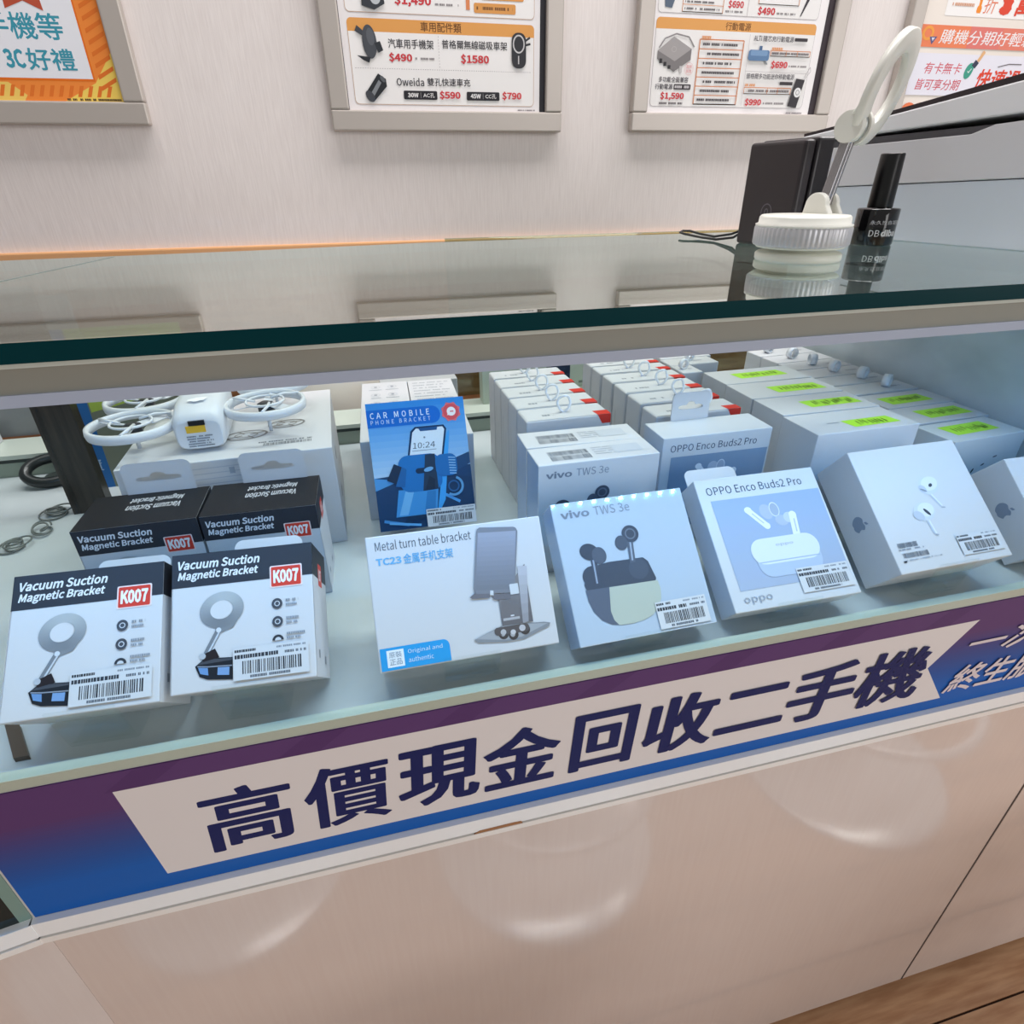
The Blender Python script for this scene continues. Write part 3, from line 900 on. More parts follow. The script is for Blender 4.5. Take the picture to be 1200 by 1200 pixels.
# --- suction phone holder boxes (black band, red badge)
def holder_art(t, w, h, d):
    p = side('front', w, h, d)
    p.rect(0, 0.753, 1, 1, '#35363d')
    p.text('Vacuum Suction', 0.040, 0.885, 0.620, 0.955, '#e9eaee', bold=0.012, shear=0.2)
    p.text('Magnetic Bracket', 0.040, 0.790, 0.608, 0.872, '#e9eaee', bold=0.012, shear=0.2)
    p.rrect(0.690, 0.680, 0.925, 0.846, 0.012, '#f3dcd8')
    p.rrect(0.700, 0.689, 0.915, 0.837, 0.009, '#d8402f')
    p.text('K007', 0.715, 0.712, 0.900, 0.815, '#f6f1f0', bold=0.018)
    # printed product: magnetic ring on an arm over a suction foot
    def metal(k):
        c = 0.5 + 0.5 * math.sin(2 * PI * k + 0.4)
        a, e = lin0('#7e8288'), lin0('#b4b8ba')
        return '#' + ''.join('%02x' % int(x + (y - x) * c) for x, y in zip(a, e))
    p.line([(0.228, 0.235), (0.330, 0.425)], 0.042, '#7d8289'); p.line([(0.240, 0.240), (0.338, 0.420)], 0.012, '#c9ced6')
    p.poly([(0.300, 0.425), (0.335, 0.395), (0.425, 0.425), (0.470, 0.500), (0.330, 0.470)], '#85898f')
    p.ring(0.348, 0.563, 0.155, 0.132, 0.078, 0.067, metal, rot=0.25)
    p.ell(0.345, 0.563, 0.078, 0.067, '#d6d6d9', 0.25)
    p.ell(0.325, 0.418, 0.018, 0.018, '#d5d9df')
    p.poly([(0.165, 0.180), (0.195, 0.105), (0.250, 0.080), (0.419, 0.060), (0.419, 0.215), (0.230, 0.230)], '#23262d')
    p.poly([(0.178, 0.190), (0.240, 0.222), (0.419, 0.210), (0.419, 0.196), (0.240, 0.190)], '#4a4d55')
    p.poly([(0.185, 0.170), (0.200, 0.125), (0.255, 0.108), (0.250, 0.160)], '#6c95c9'); p.poly([(0.315, 0.104), (0.395, 0.094), (0.398, 0.150), (0.318, 0.156)], '#7ba0d0'); p.line([(0.180, 0.178), (0.250, 0.168), (0.418, 0.158)], 0.008, '#8f98a8')
    p.poly([(0.200, 0.250), (0.300, 0.290), (0.330, 0.225), (0.220, 0.205)], '#2b2325')
    p.ell(0.215, 0.245, 0.022, 0.022, '#b9bec6')
    for v in (0.560, 0.428):
        p.ell(0.738, v, 0.038, 0.040, '#4b4e56'); p.ring(0.738, v, .020, .020, .014, .014, '#cfd3da')
        p.dashes(0.800, v + .010, 0.890, v + .028, '#8f949d', int(v * 100), .9); p.dashes(0.800, v - .022, 0.880, v - .006, '#8f949d', int(v * 70), .9)
    p.ell(0.738, 0.293, 0.040, 0.040, '#3b3e45', a0=0, a1=PI); p.ell(0.738, 0.293, 0.022, 0.022, '#cfd3da', a0=0, a1=PI)
    p.dashes(0.800, 0.325, 0.945, 0.342, '#8f949d', 61, .9); p.dashes(0.800, 0.295, 0.900, 0.310, '#8f949d', 62, .9)
    p.build('front_print', t)
    p = side('front', w, h, d); p.L = 60
    price_label(p, 0.425, 0.045, 0.950, 0.270, 5)
    p.build('price_sticker', t)
    p = side('top', w, h, d)
    p.rect(0, 0, 1, 1, '#1e1e22')
    p.text('Vacuum Suction', 0.34, 0.42, 0.80, 0.60, '#c9c9cd', bold=0.01, shear=0.2, flip=True)
    p.text('Magnetic Bracket', 0.34, 0.66, 0.80, 0.86, '#c9c9cd', bold=0.01, shear=0.2, flip=True)
    p.build('top_print', t)
    for sd in ('right', 'left'):
        p = side(sd, w, h, d)
        p.rect(0, 0, 1, 0.753, '#d6d6d9')
        p.rect(0, 0.753, 1, 1, '#2b2c32')
        p.rrect(0.40, 0.70, 0.66, 0.88, 0.02, '#d8402f'); p.text('K007', 0.44, 0.74, 0.62, 0.84, '#f0d9d6', bold=0.014)
        p.dashes(0.20, 0.14, 0.30, 0.20, '#8f949d', 3, 1); p.dashes(0.62, 0.10, 0.74, 0.16, '#8f949d', 8, 1)
        p.build('side_print', t)


GK = 'suction phone holder boxes'
KW, KH, KD = 0.0724, 0.0733, 0.040
k1 = carton('phone_holder_box', 'leaning phone holder box with red badge, end of the front row by the shelf clip', KW, KH, KD, (-0.1595, 0.005, 0.6825), -0.05, 0.83, group=GK)
holder_art(k1, KW, KH, KD)
hang_tab(k1, KW, 0.004, 0.040, KH, 0.016, KD - 0.0006, slot=False)
k2 = dup(k1, (-0.0828, 0.0036, 0.6825), -0.057, 0.79, 'leaning phone holder box with red badge, next to the metal stand box')
KD2 = 0.047
k3 = carton('phone_holder_box', 'upright phone holder box with black lid, the one nearest the dark post', KW, 0.072, KD2, (-0.1560, 0.1225, SH), 0.0, 0.0, group=GK)
holder_art(k3, KW, 0.072, KD2)
hang_tab(k3, KW, 0.006, 0.044, 0.072, 0.0225, KD2 - 0.0006)
k4 = dup(k3, (-0.0820, 0.1215, SH), -0.02, 0.0, 'upright phone holder box with black lid, farther from the dark post')
stand((-0.160, 0.0055, 0.6825), 0.032, 0.8, -0.05, 'clear easel under the leaning phone holder box by the shelf clip')
stand((-0.083, 0.004, 0.6825), 0.032, 0.8, -0.057, 'clear easel under the leaning phone holder box next to the metal stand box')

# --- metal turn table bracket box
TW, TH, TD = 0.1025, 0.0757, 0.030
tc = carton('phone_stand_box', 'wide white box printed with a grey metal phone stand, front row', TW, TH, TD, (0.0366, 0.0028, 0.675), -0.008, 0.671)
p = side('front', TW, TH, TD)
p.text('Metal turn table bracket', 0.049, 0.885, 0.585, 0.958, '#62666f', bold=0.0)
p.text('TC23', 0.045, 0.775, 0.185, 0.830, '#6fb3e0', bold=0.012)
p.text('金属手机支架', 0.195, 0.765, 0.472, 0.842, '#6fb3e0', bold=0.012)
p.rrect(0.010, 0.010, 0.385, 0.171, 0.035, '#2f9fe0', '0010')
p.rect(0.044, 0.030, 0.135, 0.152, '#eef4fa')
p.text('原裝', 0.056, 0.096, 0.123, 0.140, '#9aa7b5', bold=0.01); p.text('正品', 0.056, 0.044, 0.123, 0.088, '#9aa7b5', bold=0.01)
p.text('Original and', 0.157, 0.103, 0.345, 0.142, '#d9ecfa'); p.text('authentic', 0.157, 0.047, 0.292, 0.084, '#d9ecfa')
p.poly([(0.520, 0.128), (0.545, 0.100), (0.700, 0.075), (0.800, 0.075), (0.955, 0.140), (0.965, 0.165), (0.930, 0.178), (0.820, 0.190), (0.690, 0.200)], '#8f9196')
p.poly([(0.530, 0.132), (0.690, 0.195), (0.820, 0.185), (0.950, 0.165), (0.790, 0.095), (0.700, 0.090)], '#a9abb0')
p.grad([(0.690, 0.195), (0.690, 0.400)], [(0.868, 0.195), (0.868, 0.640)], '#6f6a6c', '#8b8789', 6)
p.rect(0.700, 0.225, 0.795, 0.380, '#7a7577'); p.rect(0.700, 0.232, 0.795, 0.250, '#b9b6b9'); p.rect(0.745, 0.258, 0.765, 0.268, '#e2e2e6')
p.grad([(0.808, 0.192), (0.825, 0.630)], [(0.842, 0.200), (0.880, 0.622)], '#9a979c', '#c3c3cb', 6)
for (u, v) in ((0.690, 0.135), (0.745, 0.120), (0.815, 0.145)):
    p.ell(u, v, 0.028, 0.028, '#4d4644'); p.ell(u - .004, v + .006, 0.014, 0.016, '#b0adae')
p.rrect(0.640, 0.130, 0.840, 0.190, 0.02, '#625a59'); p.ell(0.690, 0.150, .016, .016, '#bdbabc'); p.ell(0.800, 0.160, .018, .018, '#c5c2c6'); p.ell(0.745, 0.140, .015, .014, '#d0cdcf')
p.poly([(0.530, 0.445), (0.545, 0.430), (0.640, 0.420), (0.652, 0.455), (0.560, 0.470)], '#77747a')
p.poly([(0.655, 0.420), (0.670, 0.398), (0.760, 0.390), (0.765, 0.430), (0.670, 0.445)], '#77747a')
p.poly([(0.574, 0.462), (0.562, 0.480), (0.560, 0.510), (0.618, 0.930), (0.626, 0.955), (0.640, 0.966), (0.836, 0.938), (0.850, 0.928), (0.857, 0.900), (0.792, 0.462), (0.782, 0.444), (0.765, 0.436)], '#85868f')
p.grad([(0.569, 0.490), (0.627, 0.925)], [(0.784, 0.460), (0.848, 0.905)], '#7d7f88', '#a3a5b4', 12)
p.poly([(0.645, 0.440), (0.665, 0.435), (0.668, 0.470), (0.650, 0.475)], '#d6d8dc')
p.rrect(0.762, 0.420, 0.812, 0.500, 0.004, '#d6d8dc')
p.build('front_print', tc)
stand((0.037, 0.003, 0.675), 0.032, 0.67, -0.008, 'clear easel under the wide metal stand box')

# --- earbud box in shiny wrap
VW, VH, VD = 0.0901, 0.0892, 0.022
M_DARKBUD = '#5b6170'


def vivo_front(t, w, h, d):
    p = side('front', w, h, d)
    p.text('vivo', 0.060, 0.880, 0.272, 0.940, '#7f8795', bold=0.012)
    p.text('TWS 3e', 0.305, 0.880, 0.574, 0.945, '#8d95a3', bold=0.0)
    p.poly([(0.128, 0.364), (0.630, 0.354), (0.640, 0.372), (0.610, 0.500), (0.580, 0.530), (0.330, 0.535), (0.200, 0.520), (0.140, 0.470), (0.120, 0.400)], '#4b5260')
    p.ell(0.195, 0.450, 0.075, 0.075, '#4a515f'); p.ell(0.530, 0.455, 0.072, 0.072, '#525a69')
    p.poly([(0.120, 0.366), (0.645, 0.356), (0.652, 0.300), (0.640, 0.230), (0.605, 0.170), (0.550, 0.128), (0.480, 0.105), (0.400, 0.096), (0.320, 0.098), (0.250, 0.112), (0.190, 0.150), (0.145, 0.215), (0.124, 0.290)], '#5f6778')
    p.poly([(0.290, 0.362), (0.645, 0.356), (0.652, 0.300), (0.640, 0.230), (0.605, 0.170), (0.550, 0.128), (0.480, 0.105), (0.400, 0.096), (0.300, 0.100), (0.272, 0.140), (0.262, 0.200)], '#b9c0b4')
    p.poly([(0.205, 0.620), (0.250, 0.630), (0.235, 0.385), (0.196, 0.380)], '#4d5463'); p.line([(0.222, 0.610), (0.212, 0.400)], 0.012, '#97a3b8')
    p.ell(0.205, 0.625, 0.068, 0.058, '#474d5a', -.4); p.ell(0.270, 0.590, 0.052, 0.060, '#59606f')
    p.poly([(0.500, 0.740), (0.545, 0.745), (0.520, 0.505), (0.478, 0.503)], '#5d6574'); p.line([(0.525, 0.735), (0.500, 0.520)], 0.012, '#9fabbf')
    p.ell(0.530, 0.710, 0.062, 0.062, '#4a505d'); p.ell(0.450, 0.655, 0.045, 0.052, '#545b69')
    p.ring(0.530, 0.710, .040, .040, .030, .030, '#6d7584')
    p.build('front_print', t)
    p = side('top', w, h, d)
    for k, (a, c) in enumerate(((0.16, 0.40), (0.44, 0.68))):
        p.bars(0.13, a, 0.46, c, '#5a5f68', 26, 9 + k)
    for k in range(4):
        p.dashes(0.50, 0.30 + k * .12, 0.88, 0.34 + k * .12, '#a9adb6', 60 + k, .85)
    p.rect(0.66, 0.28, 0.90, 0.72, '#c9ccd3')
    p.build('top_print', t)


GV = 'earbud boxes with dark earbuds printed on them'
M_BLUESIDE = mat('#9db8dc', 0.2, coat=0.4)


def vivo_box(label, loc, rz, lean, d, m):
    t = thing('earbud_box', label, 'box', loc, rz, lean, GV)
    b = MB(); b.box(-VW / 2, VW / 2, 0, d, 0, VH, m, {'left': M_BLUESIDE, 'right': M_BLUESIDE})
    b.build('carton', t, bevel=0.0006)
    vivo_front(t, VW, VH, d)
    return t


v0 = vivo_box('shrink-wrapped pale blue earbud box with dark earbuds in a case, leaning in the front row', (0.1452, 0.0009, 0.670), 0.012, 0.794, VD, M_WRAP)
p = side('front', VW, VH, VD); p.L = 40; price_label(p, 0.580, 0.020, 0.955, 0.205, 15); p.build('price_sticker', v0)
stand((0.145, 0.0012, 0.670), 0.032, 0.79, 0.012, 'clear easel under the shrink-wrapped earbud box')
v1 = vivo_box('upright bar-coded earbud box, front of the pair behind the shrink-wrapped box', (0.1490, 0.1050, SH), 0.0, 0.0, 0.030, M_CARD)
v2 = dup(v1, (0.1490, 0.1360, SH), -0.02, 0.0, 'upright bar-coded earbud box, rear of the pair, next to the red-cornered row')

# --- earbud box with blue picture
OW, OH, OD = 0.0918, 0.0922, 0.020


def oppo_front(t, w, h, d, bg0, bg1, sticker):
    p = side('front', w, h, d)
    p.text('OPPO Enco Buds2 Pro', 0.073, 0.868, 0.868, 0.935, '#3a4a66', bold=0.0)
    p.grad([(0.085, 0.143), (0.085, 0.823)], [(0.975, 0.143), (0.985, 0.823)], bg0, bg1, 10)
    p.ell(0.490, 0.690, 0.050, 0.060, '#b3bfd2', 0.3); p.ell(0.560, 0.700, 0.040, 0.058, '#a4b2c8'); p.ring(0.560, 0.700, .040, .058, .034, .050, '#d9e1ec')
    p.line([(0.350, 0.715), (0.455, 0.585)], 0.050, '#e9eef6'); p.ell(0.350, 0.718, .030, .026, '#e9eef6'); p.ell(0.458, 0.583, .026, .026, '#e9eef6'); p.line([(0.372, 0.690), (0.440, 0.605)], 0.008, '#b9c4d6')
    p.ell(0.590, 0.610, 0.052, 0.042, '#b3bfd2', -0.2); p.ell(0.655, 0.625, 0.045, 0.042, '#c6d0df')
    p.line([(0.690, 0.640), (0.665, 0.480)], 0.058, '#e9eef6'); p.ell(0.690, 0.640, .030, .030, '#e9eef6'); p.line([(0.690, 0.610), (0.676, 0.510)], 0.010, '#b9c4d6')
    p.rrect(0.285, 0.205, 0.800, 0.455, 0.10, '#b6c6de'); p.rrect(0.262, 0.300, 0.812, 0.492, 0.095, '#dde5f0'); p.line([(0.300, 0.318), (0.790, 0.318)], 0.008, '#a9bad4')
    p.text('oppo', 0.470, 0.418, 0.612, 0.440, '#8b98ad')
    p.text('oppo', 0.089, 0.045, 0.308, 0.095, '#9aa3b2', bold=0.0)
    p.build('front_print', t)
    if sticker:
        p = side('front', w, h, d); p.L = 40; price_label(p, 0.552, 0.062, 0.968, 0.240, 25); p.build('price_sticker', t)


GO = 'earbud boxes with white earbuds on a blue picture'
o1 = carton('earbud_box', 'pale earbud box with white earbuds on a blue picture, leaning in the front row', OW, OH, OD, (0.2495, 0.0025, 0.6725), -0.008, 0.885, M_CARD_GLOSS, GO)
oppo_front(o1, OW, OH, OD, '#a9b6ce', '#9cb2d2', True)
hang_tab(o1, OW, -0.020, 0.040, OH, 0.0160, OD - 0.0006, slot=False)
p = side('front', OW, OH, OD); p.o.y += OD - 0.0008; p.rrect(0.24, 1.070, 0.33, 1.085, 0.006, '#3b4250'); p.build('tab_slot', o1.children[-1])
o2 = carton('earbud_box', 'upright earbud box with dusky blue picture and hanger tab, second row', OW, 0.0912, 0.033, (0.2515, 0.1232, SH), 0.0, 0.0, M_CARD_GLOSS, GO)
oppo_front(o2, OW, 0.0912, 0.033, '#8496b0', '#879db6', False)
hang_tab(o2, OW, -0.0080, 0.0325, 0.0912, 0.0225, 0.0324, r=0.004)
p = side('left', OW, 0.0912, 0.033); p.ring(0.32, 0.80, .10, .10, .07, .07, '#6c7686'); p.build('side_print', o2)
stand((0.250, 0.0028, 0.6725), 0.032, 0.88, -0.008, 'clear easel under the front earbud box with the blue picture')


# --- white earbud boxes with fruit emblem on the side
def apple(p, u, v, s, c):
    a = p.a
    def q(x, y):
        return (u + y * s, v - x * s / a)          # the emblem lies on its side, top towards the front
    body = []
    for i in range(48):
        t = 2 * PI * i / 48
        r = 1.0
        x, y = math.cos(t), math.sin(t) * .98
        if y > .5:
            y -= .24 * math.exp(-(x / .30) ** 2)
        if y < -.6:
            y += .14 * math.exp(-(x / .20) ** 2)
        x *= 1 - .12 * max(0, -y)
        if x > .45:                                     # bite on the right
            dx, dy = x - 1.15, y - .12
            dd = math.hypot(dx, dy)
            if dd < .52:
                x, y = 1.15 + dx / dd * .52, .12 + dy / dd * .52
        body.append(q(x, y))
    p.poly(body, c)
    p.poly([q(.00, .86), q(.02, 1.20), q(.38, 1.46), q(.36, 1.08)], c)


def pods(p):
    w1, w2, w3, dk = '#e3e7ee', '#d3d9e3', '#c2c9d6', '#474c57'
    p.line([(0.548, 0.575), (0.600, 0.462)], 0.030, w3); p.line([(0.556, 0.575), (0.606, 0.465)], 0.014, w1)
    p.ell(0.570, 0.640, 0.095, 0.072, w2, 0.3); p.ell(0.585, 0.655, 0.080, 0.055, w1, 0.3); p.ell(0.505, 0.620, .035, .028, w3, -.8)
    p.ell(0.588, 0.640, .020, .013, dk, 0.5); p.ell(0.508, 0.607, .030, .008, '#8d94a1', -.5)
    p.line([(0.590, 0.452), (0.625, 0.448)], .010, '#a9b0bc')
    p.line([(0.420, 0.385), (0.432, 0.256)], 0.030, w3); p.line([(0.428, 0.385), (0.440, 0.258)], 0.014, w1)
    p.ell(0.425, 0.440, 0.095, 0.072, w2, 0.2); p.ell(0.445, 0.452, 0.075, 0.055, w1, 0.2); p.ell(0.362, 0.412, .048, .036, w3, -.5)
    p.ell(0.446, 0.432, .036, .013, dk, -0.95)
    p.line([(0.425, 0.250), (0.455, 0.246)], .010, '#a9b0bc')


AW, AH, AD = 0.0918, 0.0911, 0.035
GA = 'plain white earbud boxes with an emblem on the side'
ap = carton('earbud_box', 'leaning white box with two white earbuds in relief, right of the blue-picture box', AW, AH, AD, (0.3684, 0.0016, 0.682), 0.008, 0.890, M_CARD, GA)
p = side('front', AW, AH, AD); pods(p)
p.bars(0.066, 0.190, 0.240, 0.228, '#5a6472', 26, 3); p.dashes(0.060, 0.172, 0.290, 0.182, '#8a93a1', 3)
p.bars(0.075, 0.112, 0.300, 0.150, '#5a6472', 32, 4); p.dashes(0.090, 0.090, 0.400, 0.099, '#9aa3b0', 5); p.rect(0.060, 0.080, 0.085, 0.094, '#3a404a')
p.build('front_print', ap)
p = side('front', AW, AH, AD); p.L = 40; price_label(p, 0.580, 0.060, 0.955, 0.220, 35); p.build('price_sticker', ap)
p = side('left', AW, AH, AD); apple(p, 0.52, 0.46, 0.17, '#8e98a8'); p.build('side_emblem', ap)
ap2 = carton('earbud_box', 'glossy white box cut off by the right picture edge, next to the two-earbud box', AW, 0.072, 0.036, (0.4935, 0.0010, 0.680), 0.0, 0.860, M_CARD, GA)
p = side('front', AW, 0.072, 0.036); pods(p); p.build('front_print', ap2)
p = side('left', AW, 0.072, 0.036); apple(p, 0.50, 0.52, 0.17, '#8e98a8'); p.build('side_emblem', ap2)
stand((0.3690, 0.002, 0.682), 0.032, 0.89, 0.008, 'clear easel under the white box with two earbuds in relief')
stand((0.4935, 0.0012, 0.680), 0.032, 0.86, 0.0, 'clear easel under the white box at the right edge')


def green_sticker(t, w, h, d, u0, v0, u1, v1, seed, skew=0.03):
    p = side('top', w, h, d)
    p.poly([(u0, v0), (u1 + skew, v0 + .04), (u1, v1), (u0 - skew, v1 - .03)], mat('#b9f23c', 0.45))
    rnd = random.Random(seed)
    x = u0 + .08
    while x < u1 - .06:
        s_ = rnd.uniform(.012, .035)
        y0 = (v0 + v1) / 2 + rnd.uniform(-.05, .05)
        p.line([(x, y0 - .10), (x + s_ * .4, y0 + .10), (x + s_, y0 - .06)], 0.007, '#3a4a22')
        x += s_ + rnd.uniform(.006, .03)
    return p.build('green_sticker', t)


DW, DH, DD = 0.0925, 0.091, 0.0415
spots = [(0.3660, 0.1005, 0.007), (0.3680, 0.1440, 0.0), (0.3680, 0.1875, 0.0), (0.3690, 0.2310, 0.01)]
names = ['front of the row of four with green notes', 'second of the row of four with green notes', 'third of the row of four with green notes', 'rearmost of the row of four with green notes']
stk = [(0.42, 0.16, 0.86, 0.52), (0.38, 0.26, 0.90, 0.66), (0.36, 0.22, 0.88, 0.66), (0.26, 0.30, 0.80, 0.72)]
for (x, y, r), nm, sv, i in zip(spots, names, stk, range(4)):
    t = carton('earbud_box', 'white earbud box, ' + nm, DW, DH, DD, (x, y, SH), r, 0, M_CARD, GA)
    green_sticker(t, DW, DH, DD, *sv, 70 + i)
    if i == 0:
        p = side('front', DW, DH, DD); pods(p); p.build('front_print', t)
        p = side('top', DW, DH, DD); p.dashes(0.24, 0.42, 0.36, 0.46, '#9aa3b0', 5, 1); p.build('top_print', t)
EW, ED = 0.078, 0.037
EH = 0.074
for i, (x, y, r, nm, sv) in enumerate(((0.4850, 0.0965, 0.06, 'pale box with green note and dark earbud slits, by the grey side panel', (0.20, 0.28, 0.78, 0.80)),
                                      (0.4910, 0.1365, 0.04, 'upright white box with green note, second of three along the side panel', (0.28, 0.22, 0.88, 0.75)),
                                      (0.4960, 0.1755, 0.04, 'upright white box with green note, rearmost of three along the side panel', (0.16, 0.20, 0.76, 0.72)))):
    t = carton('earbud_box', nm, EW, EH, ED, (x, y, SH), r, 0, mat('#d4dade', 0.35) if i == 0 else M_CARD, GA)
    green_sticker(t, EW, EH, ED, *sv, 80 + i)
    if i == 0:
        p = side('front', EW, EH, ED)
        p.ell(0.40, 0.60, .030, .012, '#2b2f36', 1.2); p.ell(0.52, 0.66, .026, .010, '#4b505a', 0.4); p.ell(0.66, 0.74, .030, .010, '#6b707a', 0.2)
        p.line([(0.40, 0.56), (0.44, 0.40)], .03, '#aeb6bf'); p.build('front_print', t)


# --- slim boxes with a carrying loop and red corner
def loop(parent, x, y, z, r, m, thick=0.0011, wide=0.0, rot=0.0):
    b = MB()
    if wide:
        rows = []
        for rr, yy in ((r, -wide / 2), (r, wide / 2), (r - .0016, wide / 2), (r - .0016, -wide / 2)):
            rows.append([(x + rr * math.cos(2 * PI * i / 28) * math.cos(rot) - yy * math.sin(rot), y + yy * math.cos(rot) + rr * math.cos(2 * PI * i / 28) * math.sin(rot), z + r + rr * math.sin(2 * PI * i / 28)) for i in range(28)])
        b.grid(rows, m, close_u=True, close_v=True)
    else:
        pth = []
        for i in range(28):
            t = 2 * PI * i / 28 - PI / 2
            s_ = 1 - .35 * max(0, -math.sin(t))
            pth.append((x + r * math.cos(t) * s_, y + .001 * math.sin(3 * t), z + 1.25 * r * (1 + math.sin(t)) + .0004))
        b.tube(pth, thick, m, 8, closed=True)
    return b.build('hanging_loop', parent)


M_LOOP = mat('#eef1f6', 0.35)


def slim_box(label, w, h, d, loc, rz, lx, front=False, tilt=0.0, grp='slim white boxes with red corners'):
    t = carton('earphone_box', label, w, h, d, loc, rz, 0, M_CARD, grp, bevel=0.0012)
    p = side('top', w, h, d)
    p.rect(0.02, 0.02, 0.98, 0.98, '#d6d6d9')
    p.poly([(0.84, 0.0), (1.0, 0.0), (1.0, 0.34), (0.82, 0.34)], '#d8382c')
    p.dashes(0.18, 0.30, 0.36, 0.42, '#8f949d', int(loc[1] * 1000), .7)
    p.build('top_print', t)
    p = side('front', w, h, d)
    p.poly([(0.84, 1.0), (0.90, 0.915), (1.0, 0.915), (1.0, 1.0)], '#d8382c')
    if front:
        p.text('EarGlow', 0.80, 0.84, 0.965, 0.885, '#c9423a', bold=0.012)
    p.build('front_print', t)
    p = side('left', w, h, d)
    p.rect(0.05, 0.05, 0.95, 0.95, '#d6d6d9')
    p.line([(0.30, 0.20), (0.30, 0.75)], 0.03, '#b5b3b0'); p.line([(0.62, 0.30), (0.62, 0.62)], 0.03, '#bfbdb9')
    p.build('side_print', t)
    loop(t, lx, d * .5, h, 0.0056, M_LOOP)
    return t


OR = ('frontmost', 'second from front', 'middle', 'fourth from front', 'rearmost')
for i, (y, d, r) in enumerate(((0.1850, 0.028, 0.02), (0.2160, 0.028, 0.02), (0.2465, 0.028, 0.02), (0.2770, 0.026, 0.02), (0.3060, 0.024, 0.01))):
    slim_box('slim red-cornered white box, %s of the five behind the bar-coded earbud boxes' % OR[i], 0.0725, 0.091, d, (0.1530, y, SH), r, 0.000 - i * .0005, i == 0)
OB = ('frontmost', 'second from front', 'third from front', 'fourth from front', 'fifth from front', 'rearmost')
for i, (y, d, r) in enumerate(((0.1690, 0.026, 0.02), (0.2015, 0.027, 0.02), (0.2320, 0.028, 0.0), (0.2640, 0.026, 0.0), (0.2945, 0.024, 0.0), (0.3210, 0.024, 0.0))):
    slim_box('slim red-cornered white box, %s of the six behind the hanger-tab box' % OB[i], 0.076 if i else 0.078, 0.091, d, (0.2605, y, SH), r, (0.012, 0.004, 0.003, 0.000, -.003, -.004)[i])
# white boxes with rolled loops, right of the middle row and at the back right
GP = 'white boxes with rolled paper loops'
for i, (x, y, d, w) in enumerate(((0.3135, 0.2760, 0.026, 0.022), (0.3310, 0.3040, 0.024, 0.056), (0.3350, 0.3300, 0.024, 0.060))):
    t = carton('earphone_box', 'white box with rolled loop, %s of three beside the six red-cornered boxes' % ('front', 'middle', 'rear')[i], w, 0.091, d, (x, y, SH), 0.02, 0, M_CARD, GP, bevel=0.001)
    loop(t, -0.004 + .004 * i, d * .5, 0.091, 0.0052, M_LOOP, wide=0.004, rot=0.25)
    p = side('top', w, 0.091, d); p.dashes(0.55, 0.4, 0.75, 0.52, '#a5a9b2', i, .8); p.build('top_print', t)
for i, (x, y) in enumerate(((0.4955, 0.2170), (0.4950, 0.2470), (0.4945, 0.2770), (0.4940, 0.3070), (0.4935, 0.3370), (0.4930, 0.3670))):
    t = carton('earphone_box', 'white box with rolled loop, %s of six along the grey side panel' % ('front', 'second', 'third', 'fourth', 'fifth', 'rearmost')[i], 0.078, 0.074, 0.0280, (x, y, SH), 0.045, 0, M_CARD, GP, bevel=0.001)
    loop(t, (0.010, 0.008, -0.002, -0.006, -0.010, -0.020)[i], 0.013, 0.074, 0.0062, M_LOOP, wide=0.007, rot=(0.5, 0.35, 0.2, 1.2, 0.1, 0.3)[i])
    p = side('top', 0.078, 0.074, 0.0280); p.dashes(0.68, 0.4, 0.86, 0.50, '#a5a9b2', 40 + i, .8); p.build('top_print', t)

# --- blue car bracket box and the two white boxes it leans on
BW, BH, BD = 0.0759, 0.0993, 0.020
blue = thing('phone_holder_box', 'tall blue car phone bracket box leaning on two white boxes', 'box', (0.0312, 0.1608, 0.672), -0.010, 0.451)
M_BLUE = mat('#2f86d2', 0.4)
b = MB(); b.box(-BW / 2, BW / 2, 0, BD, 0, BH, M_BLUE); b.build('carton', blue, bevel=0.0005)
p = side('front', BW, BH, BD)
p.grad([(0, 0.30), (0, 1.0)], [(1, 0.30), (1, 1.0)], '#c4d8ee', '#2f86d8', 14)
p.grad([(0, 0.0), (0, 0.42)], [(1, 0.0), (1, 0.46)], '#16385f', '#1f3f66', 4)
p.poly([(0, 0.32), (0.26, 0.385), (0.0, 0.42)], '#4f93cf'); p.poly([(0.68, 0.36), (1, 0.47), (1, 0.56), (0.76, 0.50)], '#23466d')
p.poly([(0.60, 0.22), (1.0, 0.10), (1.0, 0.36), (0.70, 0.40)], '#1d3a5e'); p.line([(0.62, 0.28), (0.85, 0.17)], 0.03, '#4f9ddf'); p.line([(0.05, 0.08), (0.30, 0.03)], 0.03, '#3f86c4')
p.rrect(-0.001, 0.812, 0.745, 0.948, 0.085, '#1268c9', '0110')
p.text('CAR MOBILE', 0.035, 0.880, 0.635, 0.928, '#e3eefb', bold=0.004, space=1.25)
p.text('PHONE BRACKET', 0.035, 0.835, 0.640, 0.868, '#d2e3f7', bold=0.0, space=1.25)
star = [(0.858 + (.105 if i % 2 else .088) * math.cos(2 * PI * i / 16), 0.888 + (.105 if i % 2 else .088) * math.sin(2 * PI * i / 16) / p.a) for i in range(16)]
p.poly(star, '#e0707a'); p.ell(0.858, 0.888, .082, .082, '#d9535c'); p.ell(0.862, 0.890, .046, .046, '#f3f0f2'); p.poly([(0.815, 0.862), (0.850, 0.862), (0.830, 0.888)], '#f3f0f2'); p.dashes(0.835, 0.884, 0.888, 0.896, '#d9535c', 2, .9)
p.poly([(0.325, 0.470), (0.655, 0.470), (0.800, 0.740), (0.820, 0.745), (0.700, 0.20), (0.62, 0.10)], '#3fa0e8')
p.poly([(0.225, 0.090), (0.600, 0.090), (0.790, 0.760), (0.765, 0.792), (0.470, 0.792), (0.420, 0.760)], '#15345a')
